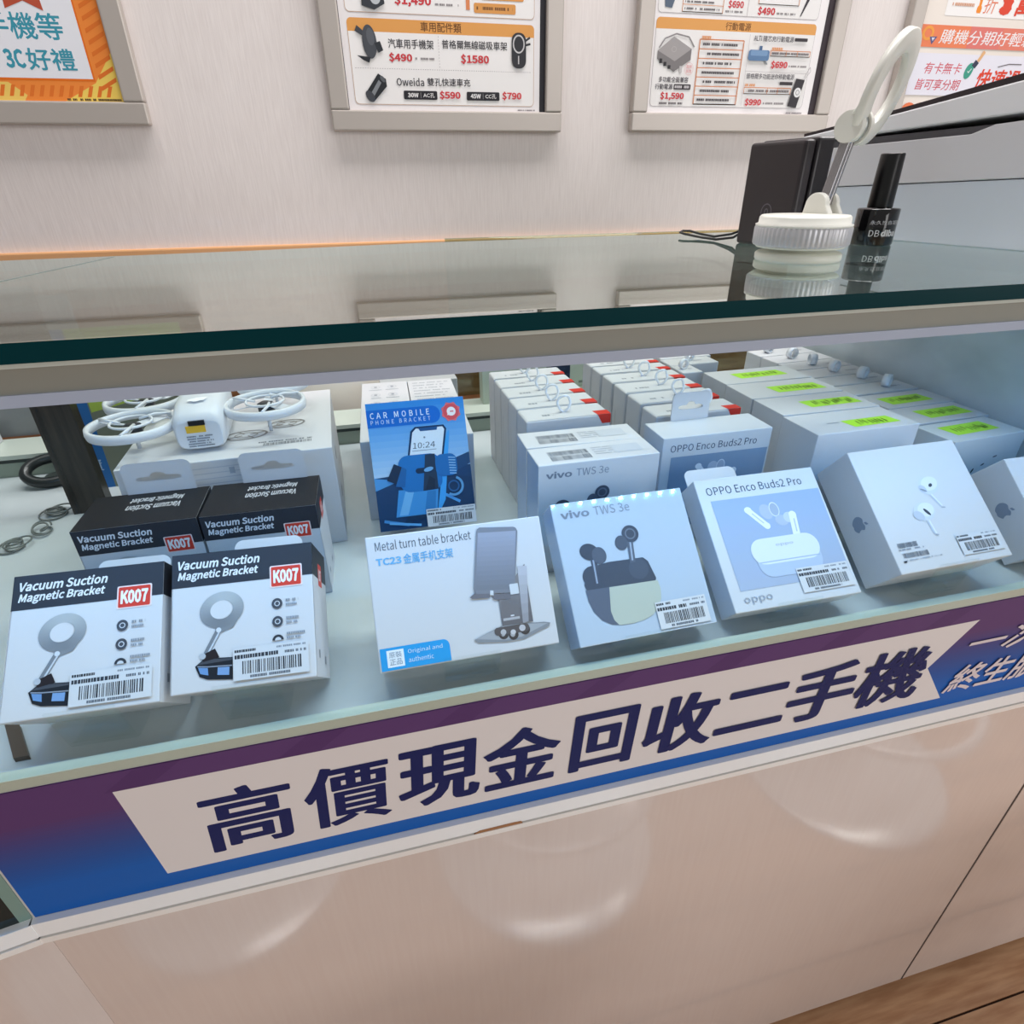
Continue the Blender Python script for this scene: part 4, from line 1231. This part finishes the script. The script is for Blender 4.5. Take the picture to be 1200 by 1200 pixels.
p.poly([(0.245, 0.105), (0.585, 0.105), (0.768, 0.755), (0.752, 0.778), (0.478, 0.778), (0.438, 0.750)], '#d7e5f4')
p.poly([(0.500, 0.780), (0.700, 0.780), (0.690, 0.755), (0.520, 0.755)], '#1f4f86')
p.text('10:24', 0.425, 0.622, 0.655, 0.668, '#3b4a5d', shear=0.1); p.line([(0.415, 0.605), (0.665, 0.605)], 0.006, '#7d8ca0'); p.ell(0.555, 0.705, .010, .010, '#7d8ca0')
p.poly([(0.175, 0.10), (0.600, 0.10), (0.640, 0.300), (0.230, 0.310)], '#3f8fd0'); p.poly([(0.210, 0.11), (0.300, 0.11), (0.390, 0.30), (0.300, 0.30)], '#6fb0e2'); p.poly([(0.47, 0.11), (0.58, 0.11), (0.61, 0.28), (0.52, 0.28)], '#2f79b8')
p.rrect(0.255, 0.285, 0.690, 0.575, 0.10, '#1f6fb5')
p.poly([(0.480, 0.285), (0.640, 0.290), (0.640, 0.570), (0.540, 0.570)], '#22364f'); p.poly([(0.505, 0.290), (0.600, 0.290), (0.615, 0.370), (0.560, 0.400)], '#1b2a40')
p.rrect(0.425, 0.425, 0.605, 0.468, 0.03, '#16304f'); p.ell(0.560, 0.452, .050, .022, '#6fa8d8', .2)
p.poly([(0.125, 0.395), (0.215, 0.520), (0.335, 0.470), (0.300, 0.330)], '#1d2f49'); p.poly([(0.205, 0.340), (0.300, 0.330), (0.335, 0.470), (0.290, 0.490)], '#1f5f9c')
p.rrect(0.635, 0.385, 0.860, 0.560, 0.07, '#1f6aae')
for k in range(7):
    p.line([(0.775, 0.405 + k * .021), (0.845, 0.398 + k * .021)], 0.010, '#8fc0e6')
p.ring(0.800, 0.300, .105, .105, .080, .080, '#5f9ccc', a0=-2.2, a1=1.2); p.ring(0.800, 0.300, .060, .060, .045, .045, '#2a5f94')
p.poly([(0.25, 0.05), (0.62, 0.08), (0.55, 0.10), (0.30, 0.10)], '#12304f'); p.line([(0.10, 0.06), (0.42, 0.02)], .025, '#5ba3dc')
p.build('front_print', blue)
p = side('front', BW, BH, BD); p.L = 70; price_label(p, 0.485, -0.004, 0.998, 0.137, 45); p.build('price_sticker', blue)

GW = 'pair of long white boxes under the blue box'
for i, (x, nm, yy) in enumerate(((0.0085, 'long white box with icon print on top, behind the blue bracket box', 0.2195), (0.0558, 'long white box with lines of print on top, behind the blue bracket box', 0.2170))):
    w, h, d = 0.0465, 0.0735, 0.165
    t = carton('earphone_box', nm, w, h, d, (x, yy, SH), -0.035, 0, M_CARD, GW)
    p = side('top', w, h, d)
    if i == 0:
        for r in range(4):
            for c in range(2):
                u, v = 0.30 + c * .36, 0.90 - r * .16
                p.ring(u, v, .10, .10, .085, .085, '#c2c6cc'); p.dashes(u - .14, v - .065, u + .14, v - .052, '#aab0b8', r * 2 + c, .9); p.rect(u - .03, v - .01, u + .03, v + .01, '#9aa0a8')
    else:
        for r in range(9):
            p.dashes(0.10, 0.93 - r * .055, 0.90 - .08 * (r % 3), 0.945 - r * .055, '#a5abb3', 90 + r, .85)
    p.build('top_print', t)
b = MB(); b.box(0.0100, 0.0960, 0.408, 0.445, 0.6745, 0.716, mat('#b9bcbd', 0.4)); tag(b.build('carton_tray', bevel=0.001), 'low grey carton on the back rail behind the two long white boxes', 'box')

# --- pale green cartons standing on the back rail
M_PALE = mat('#bcc9bb', 0.4)
for i, (x0, w) in enumerate(((0.1290, 0.092), (0.2290, 0.080))):
    t = carton('tall_carton', 'pale green-grey carton with round icons on the back rail, %s' % ('next to the long white boxes', 'behind the red-cornered boxes')[i], w, 0.085, 0.020, (x0 + w / 2, 0.430, 0.6745), 0, 0, M_PALE, 'pale cartons on the back rail')
    p = side('front', w, 0.085, 0.020)
    for k in range(3):
        p.ring(0.30 + k * .17, 0.62, .040, .040, .030, .030, '#8d9a90'); p.rect(0.292 + k * .17, 0.605, 0.308 + k * .17, 0.635, '#7d8a80'); p.dashes(0.25 + k * .17, 0.52, 0.35 + k * .17, 0.535, '#9aa79c', k, .9)
    p.dashes(0.26, 0.20, 0.52, 0.235, '#6d7a70', 9, .9); p.dashes(0.26, 0.155, 0.48, 0.17, '#9aa79c', 12, .9)
    p.build('front_print', t)
t = carton('navy_box', 'small navy box with a pale ring, between the two red-cornered rows', 0.022, 0.080, 0.02, (0.2080, 0.375, SH), 0, 0, mat('#1f3350', 0.3))
p = side('front', 0.022, 0.080, 0.02); p.ring(0.62, 0.80, .20, .20, .15, .15, '#c9d2de'); p.ell(0.62, 0.80, .08, .08, '#c9d2de'); p.build('front_print', t)

# --- drone carton and drone
NW, NH, ND = 0.149, 0.084, 0.150
nd = carton('drone_box', 'big white drone carton with a small drone on top, behind the black-lidded boxes', NW, NH, ND, (-0.1090, 0.1880, SH), 0.030, 0, M_CARD)
p = side('top', NW, NH, ND)
p.bars(0.66, 0.115, 0.90, 0.150, '#5a5d64', 40, 5); p.dashes(0.62, 0.16, 0.90, 0.175, '#6d7078', 6, .8)
for (u, v, r) in ((0.560, 0.300, .11), (0.760, 0.420, .10)):
    p.ring(u, v, r, r * .62, r * .88, r * .52, '#8f8a86', 0.15); p.ring(u, v, r * .55, r * .36, r * .48, r * .30, '#aaa5a0', 0.15)
    for k in range(4):
        t_ = k * PI / 2 + .5
        p.line([(u + r * .2 * math.cos(t_), v + r * .15 * math.sin(t_)), (u + r * .95 * math.cos(t_), v + r * .60 * math.sin(t_))], 0.010, '#9a9590')
p.grad([(0.05, 0.55), (0.05, 0.75)], [(0.45, 0.55), (0.45, 0.75)], '#e3e3e4', '#e9e9ea', 3)
p.build('top_print', nd)
p = side('front', NW, NH, ND)
for k in range(4):
    p.line([(0.33, 0.93 - k * .05), (0.66, 0.935 - k * .05)], 0.004, '#b9bfca')
p.rect(0.50, 0.86, 0.525, 0.92, '#aab2c0'); p.build('front_print', nd)
p = side('right', NW, NH, ND)
p.rect(0.05, 0.05, 0.95, 0.95, '#d6d6d9')
for (u, v) in ((0.30, 0.72), (0.30, 0.30)):
    p.text('dji', u - .05, v - .06, u + .05, v + .06, '#4a4643', bold=0.03, shear=0.3)
p.build('side_logo', nd)

DZ = SH + NH
dr = thing('drone', 'small white ducted quadcopter drone sitting on the big white carton', 'drone', (-0.1270, 0.2050, DZ), 0.06)
M_DR = mat('#dfe2e8', 0.4)
M_DRD = mat('#c3c8d0', 0.4)
b = MB()
rows = []
for y, w, z0, z1 in ((0.000, 0.0150, 0.004, 0.024), (0.003, 0.0170, 0.002, 0.030), (0.020, 0.0178, 0.001, 0.034), (0.060, 0.0175, 0.001, 0.036), (0.085, 0.0150, 0.003, 0.033), (0.092, 0.0110, 0.008, 0.026)):
    row = []
    for k in range(20):
        t = 2 * PI * k / 20
        cs, sn = math.cos(t), math.sin(t)
        e = 0.45
        row.append((w * math.copysign(abs(cs) ** e, cs), y, (z0 + z1) / 2 + (z1 - z0) / 2 * math.copysign(abs(sn) ** e, sn)))
    rows.append(row)
b.grid(rows, M_DR, close_u=True, caps=True)
body = b.build('body', dr)
b = MB(); b.box(-0.0055, 0.0055, -0.0010, 0.001, 0.0215, 0.0250, mat('#202226', 0.3)); b.build('port', body)
b = MB(); b.box(-0.0080, 0.0050, -0.0008, 0.001, 0.0160, 0.0212, mat('#e9b52f', 0.5)); b.build('yellow_tab', body)
p = Print((-0.010, -0.0004, 0.004), (0.022, 0, 0), (0, 0, 0.011), (0, -1, 0))
for k in range(5):
    p.dashes(0.05, 0.78 - k * .17, 0.85 - .1 * (k % 2), 0.87 - k * .17, '#7a808a', k, .9)
p.build('small_print', body)
p = Print((-0.006, 0.0150, 0.0346), (0.014, 0, 0), (0, 0.008, 0.0006), (0, 0, 1)); p.text('dji', 0, 0, 1, 1, '#fbfcff', bold=0.05, shear=0.3); p.build('logo', body)
for (gx, gy, gz, ti) in ((-0.0470, 0.0190, 0.0195, 0), (0.0465, 0.0260, 0.0235, 0), (-0.0500, 0.0800, 0.0195, 0), (0.0500, 0.0860, 0.0235, 0)):
    b = MB()
    R0 = 0.0300
    rows = []
    for rr, zz in ((R0, -0.0032), (R0 + .0006, 0.0), (R0, 0.0032), (R0 - .0024, 0.0035), (R0 - .0026, 0.0), (R0 - .0022, -0.0032)):
        rows.append([(gx + rr * math.cos(2 * PI * i / 48), gy + rr * math.sin(2 * PI * i / 48), gz + zz) for i in range(48)])
    b.grid(rows, M_DR, close_u=True, close_v=True)
    for zz in (0.0032,):
        for k in range(3):
            a = 0.5 + k * 2 * PI / 3
            b.tube([(gx + 0.0075 * math.cos(a + .5), gy + 0.0075 * math.sin(a + .5), gz + zz), (gx + 0.018 * math.cos(a + .2), gy + .018 * math.sin(a + .2), gz + zz + .001), (gx + 0.0285 * math.cos(a), gy + .0285 * math.sin(a), gz + zz)], 0.0011, M_DR, 6)
        b.tube([(gx + 0.014 * math.cos(2 * PI * i / 30), gy + .014 * math.sin(2 * PI * i / 30), gz + zz) for i in range(30)], 0.0010, M_DR, 6, closed=True)
    sx = 1 if gx > 0 else -1
    b.tube([(sx * 0.016, gy + .004, gz - .002), (gx - sx * R0 * .98, gy, gz)], 0.0035, M_DRD, 8)
    g = b.build('prop_guard', dr)
    b = MB(); b.lathe([(0.0062, -0.008), (0.0062, 0.001), (0.003, 0.0025)], mat('#2b2d33', 0.4), 20, (gx, gy, gz))
    b.tube([(gx, gy, gz - .008), (gx, gy + .001, 0.0016)], 0.0016, M_DRD, 6)
    b.build('motor', g)
    b = MB()
    for k in range(3):
        a = 1.0 + k * 2 * PI / 3 + gx * 9
        ca, sa = math.cos(a), math.sin(a)
        pts = [(0.004, -0.002), (0.014, -0.0045), (0.0255, -0.002), (0.0255, 0.0015), (0.012, 0.003), (0.004, 0.002)]
        b.prism([(gx + u * ca - v * sa, gy + u * sa + v * ca, gz + .0005 + v * .25) for u, v in pts], (0, 0, 0.0006), mat('#d9dbe0', 0.3))
    b.build('propeller', g)

# --- left end of the case: flyer, cables, small goods
fl = thing('flyer', 'blue-edged upright flyer with yellow-green field behind the drone carton', 'flyer', (-0.2230, 0.355, SH), 0.05, 0.05)
b = MB(); b.box(-0.055, 0.060, 0, 0.0015, 0, 0.150, mat('#8d9384', 0.4)); b.build('card', fl)
p = side('front', 0.115, 0.150, 0.0015); p.o.x = -0.055
p.rect(0, 0, 0.19, 1, '#2f6fb5'); p.rect(0, 0, 0.015, 1, '#9fc4e6')
p.rect(0.19, 0, 1, 1, '#7f8678'); p.poly([(0.20, 0.50), (1, 0.62), (1, 1), (0.20, 1)], '#b3cc5a')
for k, ch in enumerate('資 + 米'):
    if ch != ' ':
        p.text(ch, 0.045, 0.12 + k * .115, 0.150, 0.20 + k * .115, '#a9c6e6', bold=0.014)
p.build('front_print', fl)


def coil(cx, cy, R0, turns, seed, flat):
    rnd = random.Random(seed)
    pth = []
    n = turns * 18
    ph = rnd.random() * 6
    for i in range(n + 1):
        t = 2 * PI * i / 18
        r = R0 * (0.75 + 0.35 * math.sin(t * .37 + ph))
        pth.append((r * math.cos(t) + .25 * R0 * math.sin(t * .21), flat * r * math.sin(t), 0.0012 + 0.004 * (0.5 + 0.5 * math.sin(t * .5 + ph))))
    return pth


for i, (x, y, R0, tn, fl_, nm) in enumerate(((-0.3000, 0.2500, 0.0090, 4, 1.2, 'grey cable coil nearest the front glass'),
                                             (-0.2885, 0.2720, 0.0070, 3, 1.6, 'small zigzag grey cable bundle between two coils'),
                                             (-0.2900, 0.3050, 0.0100, 5, 1.1, 'grey cable coil farthest back, by the dark post'))):
    t = thing('cable_coil', nm, 'cable', (x, y, SH), 0.4 * i, 0, 'loose grey cables on the shelf')
    b = MB(); b.tube(coil(0, 0, R0, tn, 20 + i, fl_), 0.00075, mat('#6d7370', 0.5), 6); b.build('wire', t)
t = thing('black_cable_reel', 'black oval cable reel lying behind the dark post', 'reel', (-0.3180, 0.380, SH), 0.3)
b = MB(); b.tube([(0.021 * math.cos(2 * PI * i / 32), 0.012 * math.sin(2 * PI * i / 32), 0.0135 + 0.008 * math.sin(2 * PI * i / 32)) for i in range(32)], 0.0052, mat('#1f2526', 0.3), 10, closed=True)
b.build('winding', t)
b = MB(); b.lathe([(0.011, 0), (0.012, 0.004), (0.009, 0.008)], mat('#39403f', 0.3), 24, (0.002, -0.001, 0)); b.build('hub', t)
b = MB(); b.box(-0.455, -0.385, 0.410, 0.450, 0.6745, 0.690, M_CARD); tag(b.build('flat_carton', bevel=0.001), 'flat white carton on the back rail beside the brown tape roll', 'box')
b = MB(); b.lathe([(0.001, 0), (0.020, 0), (0.021, 0.004), (0.020, 0.012), (0.001, 0.012)], mat('#a5795a', 0.5), 28, (-0.480, 0.430, 0.6745)); tag(b.build('tape_roll'), 'brown tape roll on the back rail beside the flat carton', 'tape')

# white tub behind the case, seen between the boxes
t = thing('storage_tub', 'rounded white tub standing behind the display case', 'tub', (-0.055, 0.57, 0.0))
b = MB()
prof = [(0.001, 0.30), (0.085, 0.30), (0.092, 0.31), (0.096, 0.62), (0.094, 0.70), (0.085, 0.714), (0.06, 0.720), (0.001, 0.722)]
b.lathe(prof, mat('#e6ddd3', 0.4), 40); b.build('tub_body', t)
b = MB(); b.lathe([(0.0975, 0.635), (0.0995, 0.640), (0.0995, 0.648), (0.0975, 0.652)], mat('#efe8df', 0.4), 40); b.build('rim', t)
b = MB(); b.lathe([(0.001, 0.0), (0.09, 0.0), (0.09, 0.02), (0.03, 0.03), (0.03, 0.30), (0.001, 0.30)], mat('#8a8580', 0.4), 32); b.build('pedestal', t)

# ------------------------------------------------------------------ on the glass top
GT = 0.8632
# white device (printer)
pr = thing('printer', 'white office printer with dark lid edge standing on the glass top', 'printer', (0.442, 0.198, GT), math.atan2(-0.98521, 0.17134))
# local +x runs along the visible flank towards the viewer, local +y away from it
M_PR = mat('#cfd7e2', 0.35)  # bluish light bounced off the glass top is put into this colour
M_PR2 = mat('#d6d5da', 0.45)
def flank(pts, y0, y1, m, name, parent, bev=0.0):
    b = MB(); b.prism([(s_, y0, z - GT) for s_, z in pts], (0, y1 - y0, 0), m); return b.build(name, parent, bevel=bev)
S0, S1 = -0.125, 0.300
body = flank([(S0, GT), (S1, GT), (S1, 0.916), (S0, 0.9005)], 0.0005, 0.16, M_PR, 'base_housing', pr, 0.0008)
up = flank([(S0, 0.9010), (S1, 0.9165), (S1, 0.957), (0.045, 0.9415), (0.030, 0.9365), (S0, 0.9320)], 0.0, 0.16, M_PR2, 'upper_housing', pr, 0.0006)
flank([(S0, 0.9322), (0.0290, 0.9367), (0.0440, 0.9420), (S0, 0.9375)], 0.006, 0.16, mat('#6d6c72', 0.5), 'grip_recess', pr)
flank([(S0, 0.9378), (S1, 0.9590), (S1, 0.9990), (0.053, 0.9655), (-0.057, 0.9510), (S0, 0.9430)], -0.0012, 0.16, mat('#ececf0', 0.35), 'scanner_lid', pr, 0.001)
flank([(S0, 0.9432), (-0.057, 0.9512), (0.053, 0.9657), (S1, 0.9992), (S1, 1.0040), (0.053, 0.9700), (-0.057, 0.9540), (S0, 0.9455)], 0.0005, 0.16, mat('#2c2428', 0.4), 'lid_edge', pr)

# small black power bank with strap, standing on edge
vx, vy = 0.5812, -0.8137
pb = thing('power_bank', 'black squarish power bank standing on edge behind the white ring holder', 'power bank', (0.3090, 0.2320, GT), math.radians(-85))
M_BK = mat('#2a2428', 0.38)
b = MB(); b.box(0, 0.0600, 0.0, 0.0090, 0.0, 0.0705, M_BK); body = b.build('body', pb, bevel=0.0025, seg=3)
b = MB(); b.box(0.0010, 0.0605, 0.0098, 0.0250, 0.0005, 0.0720, mat('#1f1b20', 0.3)); b.build('cover', pb, bevel=0.0022, seg=3)
b = MB(); b.box(0.0600, 0.0625, 0.0110, 0.0240, 0.008, 0.030, mat('#151317', 0.3)); b.build('port_block', pb, bevel=0.0008)
p = Print((0.0, -0.0002, 0.0), (0.060, 0, 0), (0, 0, 0.0705), (0, -1, 0)); p.ring(0.52, 0.34, .10, .10, .085, .085, '#6b666d'); p.ring(0.52, 0.34, .035, .045, .02, .03, '#6b666d'); p.build('emblem', body)
b = MB()
ct, st_ = math.cos(-pb.rotation_euler.z), math.sin(-pb.rotation_euler.z)
def loc(x, y, z):
    dx, dy = x - 0.3090, y - 0.2320
    return (dx * ct - dy * st_, dx * st_ + dy * ct, z - GT)
b.tube([loc(*q) for q in ((0.3110, 0.2290, GT + .008), (0.3080, 0.2340, GT + .004), (0.3020, 0.2500, GT + .0015), (0.2990, 0.2700, GT + .0018), (0.2960, 0.2950, GT + .003), (0.2975, 0.3060, GT + .0035), (0.3020, 0.3100, GT + .0045), (0.3075, 0.3060, GT + .0045), (0.3090, 0.2900, GT + .003), (0.3090, 0.2650, GT + .0025), (0.3110, 0.2420, GT + .006), (0.3130, 0.2300, GT + .010))], 0.0010, mat('#17181a', 0.5), 8)
b.build('strap', pb)

# folding magnetic ring holder
M_WP = mat('#e9e8e0', 0.3)
M_WP2 = mat('#dfe0d4', 0.35)
rh = thing('phone_holder', 'white folding ring phone holder with round ribbed base near the front glass edge', 'phone holder', (0.2800, 0.1140, GT))
b = MB(); b.lathe([(0.001, 0), (0.0255, 0.0), (0.0262, 0.0012), (0.0262, 0.0042), (0.0250, 0.0052), (0.019, 0.0056), (0.019, 0.009), (0.001, 0.009)], M_WP2, 56); b.build('suction_foot', rh)
b = MB()
b.lathe([(0.018, 0.0075), (0.0262, 0.0078), (0.0275, 0.0092)], M_WP2, 56)
b.lathe([(0.0280, 0.0090), (0.0290, 0.0102), (0.0290, 0.0192), (0.0284, 0.0204)], mat('#c9c8cc', 0.3, 0.25), 240, wob=lambda i: 1.0 if i % 4 < 2 else 0.982)
b.build('ribbed_collar', rh)
b = MB(); b.lathe([(0.0285, 0.0200), (0.0288, 0.0212), (0.0272, 0.0218), (0.0270, 0.0252), (0.0258, 0.0264), (0.001, 0.0268)], M_WP, 56)
cap = b.build('cap', rh)
# hinge lugs on the cap: two rounded ears across the arm axis
AX = Vector((0.93, 0.36, 0)).normalized()          # hinge axis
BX = Vector((-AX.y, AX.x, 0))
def ear(cx, off, r, h, th, z0):
    b = MB()
    c = Vector(cx) + AX * off
    pts = [c - BX * r * 1.5 + Vector((0, 0, z0))] + [c + BX * (-r * math.cos(PI * i / 12)) + Vector((0, 0, h + r * math.sin(PI * i / 12))) for i in range(13)] + [c + BX * r * 1.15 + Vector((0, 0, z0))]
    b.prism(pts, AX * th, M_WP)
    return b
ear((0.0165, 0.0100, 0), -0.0050, 0.0070, 0.0315, 0.0055, 0.0262).build('hinge_ear', cap, bevel=0.0006)
ear((0.0165, 0.0100, 0), 0.0082, 0.0070, 0.0315, 0.0040, 0.0262).build('hinge_ear', cap, bevel=0.0006)
# arm: two flat rods side by side
A0 = Vector((0.0210, 0.0110, 0.0310))
A1 = Vector((0.0300, 0.0120, 0.0725))
b = MB()
ad = (A1 - A0).normalized()
for o_ in (-0.0019, 0.0019):
    c = A0 + AX * o_
    q = [c + AX * 0.0016 + BX * .0030, c - AX * 0.0016 + BX * .0030, c - AX * .0016 - BX * .0030, c + AX * .0016 - BX * .0030]
    b.prism(q, A1 - A0, mat('#a9a6a8', 0.22, 0.75))
b.build('arm', rh, bevel=0.0005)
# upper joint
J = Vector((0.0300, 0.0115, 0.0740))
b = MB()
def disc(c, r, th, mm):
    pts = [c + BX * (r * math.cos(2 * PI * i / 30)) + Vector((0, 0, r * math.sin(2 * PI * i / 30))) for i in range(30)]
    b.prism(pts, AX * th, mm, smooth=True)
disc(J - AX * 0.0062, 0.0086, 0.0052, M_WP)
disc(J - AX * 0.0010, 0.0085, 0.0030, mat('#b5bab8', 0.25, 0.5))
disc(J + AX * 0.0020, 0.0098, 0.0040, M_WP)
b.build('joint', rh)
# magnetic ring, tipped back and up
view = Vector((0.651, 0.754, 0.093)).normalized()
e1 = Vector((0.0360, 0.0080, 0.0450)).normalized()
s_ = e1.cross(view).normalized()                       # sideways from the long axis
if s_.x < 0:
    s_ = -s_
nrm = (-view * 0.42 + (s_ - e1 * s_.dot(e1)) * 0.90).normalized()
nrm = (nrm - e1 * nrm.dot(e1)).normalized()
e2 = nrm.cross(e1).normalized()
CR = Vector((0.0475, 0.0120, 0.0935))
b = MB()
rows = []
RO, RI, TH = 0.0300, 0.0180, 0.0045
for rr, hh in ((RO, -TH / 2), (RO, TH / 2 - .0006), (RO - .0007, TH / 2), (RI + .0005, TH / 2), (RI, TH / 2 - .0005), (RI, -TH / 2)):
    rows.append([CR + e1 * (rr * math.cos(2 * PI * i / 64)) + e2 * (rr * math.sin(2 * PI * i / 64)) + nrm * hh for i in range(64)])
b.grid(rows, M_WP, close_u=True, close_v=True)
nk0 = CR - e1 * (RO * .80)
b.prism([nk0 + e2 * .0165 - nrm * TH * .49, nk0 - e2 * .0165 - nrm * TH * .49, J - e2 * .0085 - nrm * TH * .49 + e1 * .001, J + e2 * .0085 - nrm * TH * .49 + e1 * .001], nrm * TH * .98, M_WP)
b.build('magnet_ring', rh)

# black nail varnish style bottle
bt = thing('varnish_bottle', 'small black bottle with white lettering in front of the printer', 'bottle', (0.3980, 0.1830, GT))
M_GL = mat('#060608', 0.08, coat=0.5)
b = MB(); b.lathe([(0.001, 0), (0.0140, 0), (0.0149, 0.0010), (0.0149, 0.0250), (0.0142, 0.0258), (0.006, 0.0262), (0.006, 0.028), (0.001, 0.028)], M_GL, 40); bd = b.build('glass_body', bt)
b = MB(); b.lathe([(0.0086, 0.0262), (0.0088, 0.0270), (0.0082, 0.0612), (0.0078, 0.0620), (0.001, 0.0621)], mat('#050506', 0.3), 36); b.build('cap', bt)
b = MB()
def wrap(st, a0, a1, z0, z1, c, bold=0.0):
    vs, fs = text_shape(st, bold)
    x0, x1 = min(q[0] for q in vs), max(q[0] for q in vs)
    y0, y1 = min(q[1] for q in vs), max(q[1] for q in vs)
    k = len(b.v)
    for x, y, _ in vs:
        a = a0 + (a1 - a0) * (x - x0) / (x1 - x0)
        b.v.append((0.01500 * math.cos(a), 0.01500 * math.sin(a), z0 + (z1 - z0) * (y - y0) / (y1 - y0)))
    for f in fs:
        b.f.append([k + i for i in f]); b.m.append(b.mi(ink(c))); b.sm.append(False)
wrap('永久性自凝膠', -2.55, -0.95, 0.0150, 0.0178, '#c9c9cc', 0.0)
wrap('DB', -2.50, -2.02, 0.0068, 0.0112, '#d9d9dc', 0.0)
wrap('diba', -1.95, -1.10, 0.0068, 0.0116, '#d9d9dc', 0.02)
b.build('lettering', bd)

# ------------------------------------------------------------------ bar stools standing before the counter, mirrored in the glossy cabinet
M_CHROME = mat('#f0efee', 0.25, 0.3)
for i, (x, y, nm) in enumerate(((0.180, -0.318, 'bar stool mirrored in the cabinet below the middle of the banner'),
                                (0.726, -0.318, 'bar stool mirrored in the cabinet near its right seam'),
                                (-0.285, -0.400, 'bar stool mirrored as a thin arc at the left of the cabinet'))):
    t = thing('bar_stool', nm, 'stool', (x, y, 0), group='bar stools mirrored in the cabinet')
    b = MB(); b.lathe([(0.001, 0), (0.168, 0.0), (0.170, 0.003), (0.166, 0.006), (0.130, 0.013), (0.070, 0.020), (0.030, 0.026), (0.001, 0.027)], M_CHROME, 72); b.build('base', t)
    b = MB(); b.lathe([(0.001, 0.026), (0.022, 0.026), (0.022, 0.24), (0.015, 0.245), (0.015, 0.36), (0.001, 0.36)], M_CHROME, 24); b.build('pole', t)
    b = MB(); b.tube([(0.158 * math.cos(2 * PI * k / 48), 0.158 * math.sin(2 * PI * k / 48), 0.20) for k in range(48)], 0.0075, M_CHROME, 10, closed=True)
    b.tube([(0.020, 0, 0.20), (0.155, 0, 0.20)], 0.006, M_CHROME, 8); b.tube([(-0.020, 0, 0.20), (-0.155, 0, 0.20)], 0.006, M_CHROME, 8); b.build('foot_ring', t)
    b = MB(); b.lathe([(0.001, 0.36), (0.120, 0.36), (0.128, 0.368), (0.128, 0.395), (0.120, 0.405), (0.001, 0.408)], mat('#e6e2dd', 0.45), 48); b.build('seat', t)
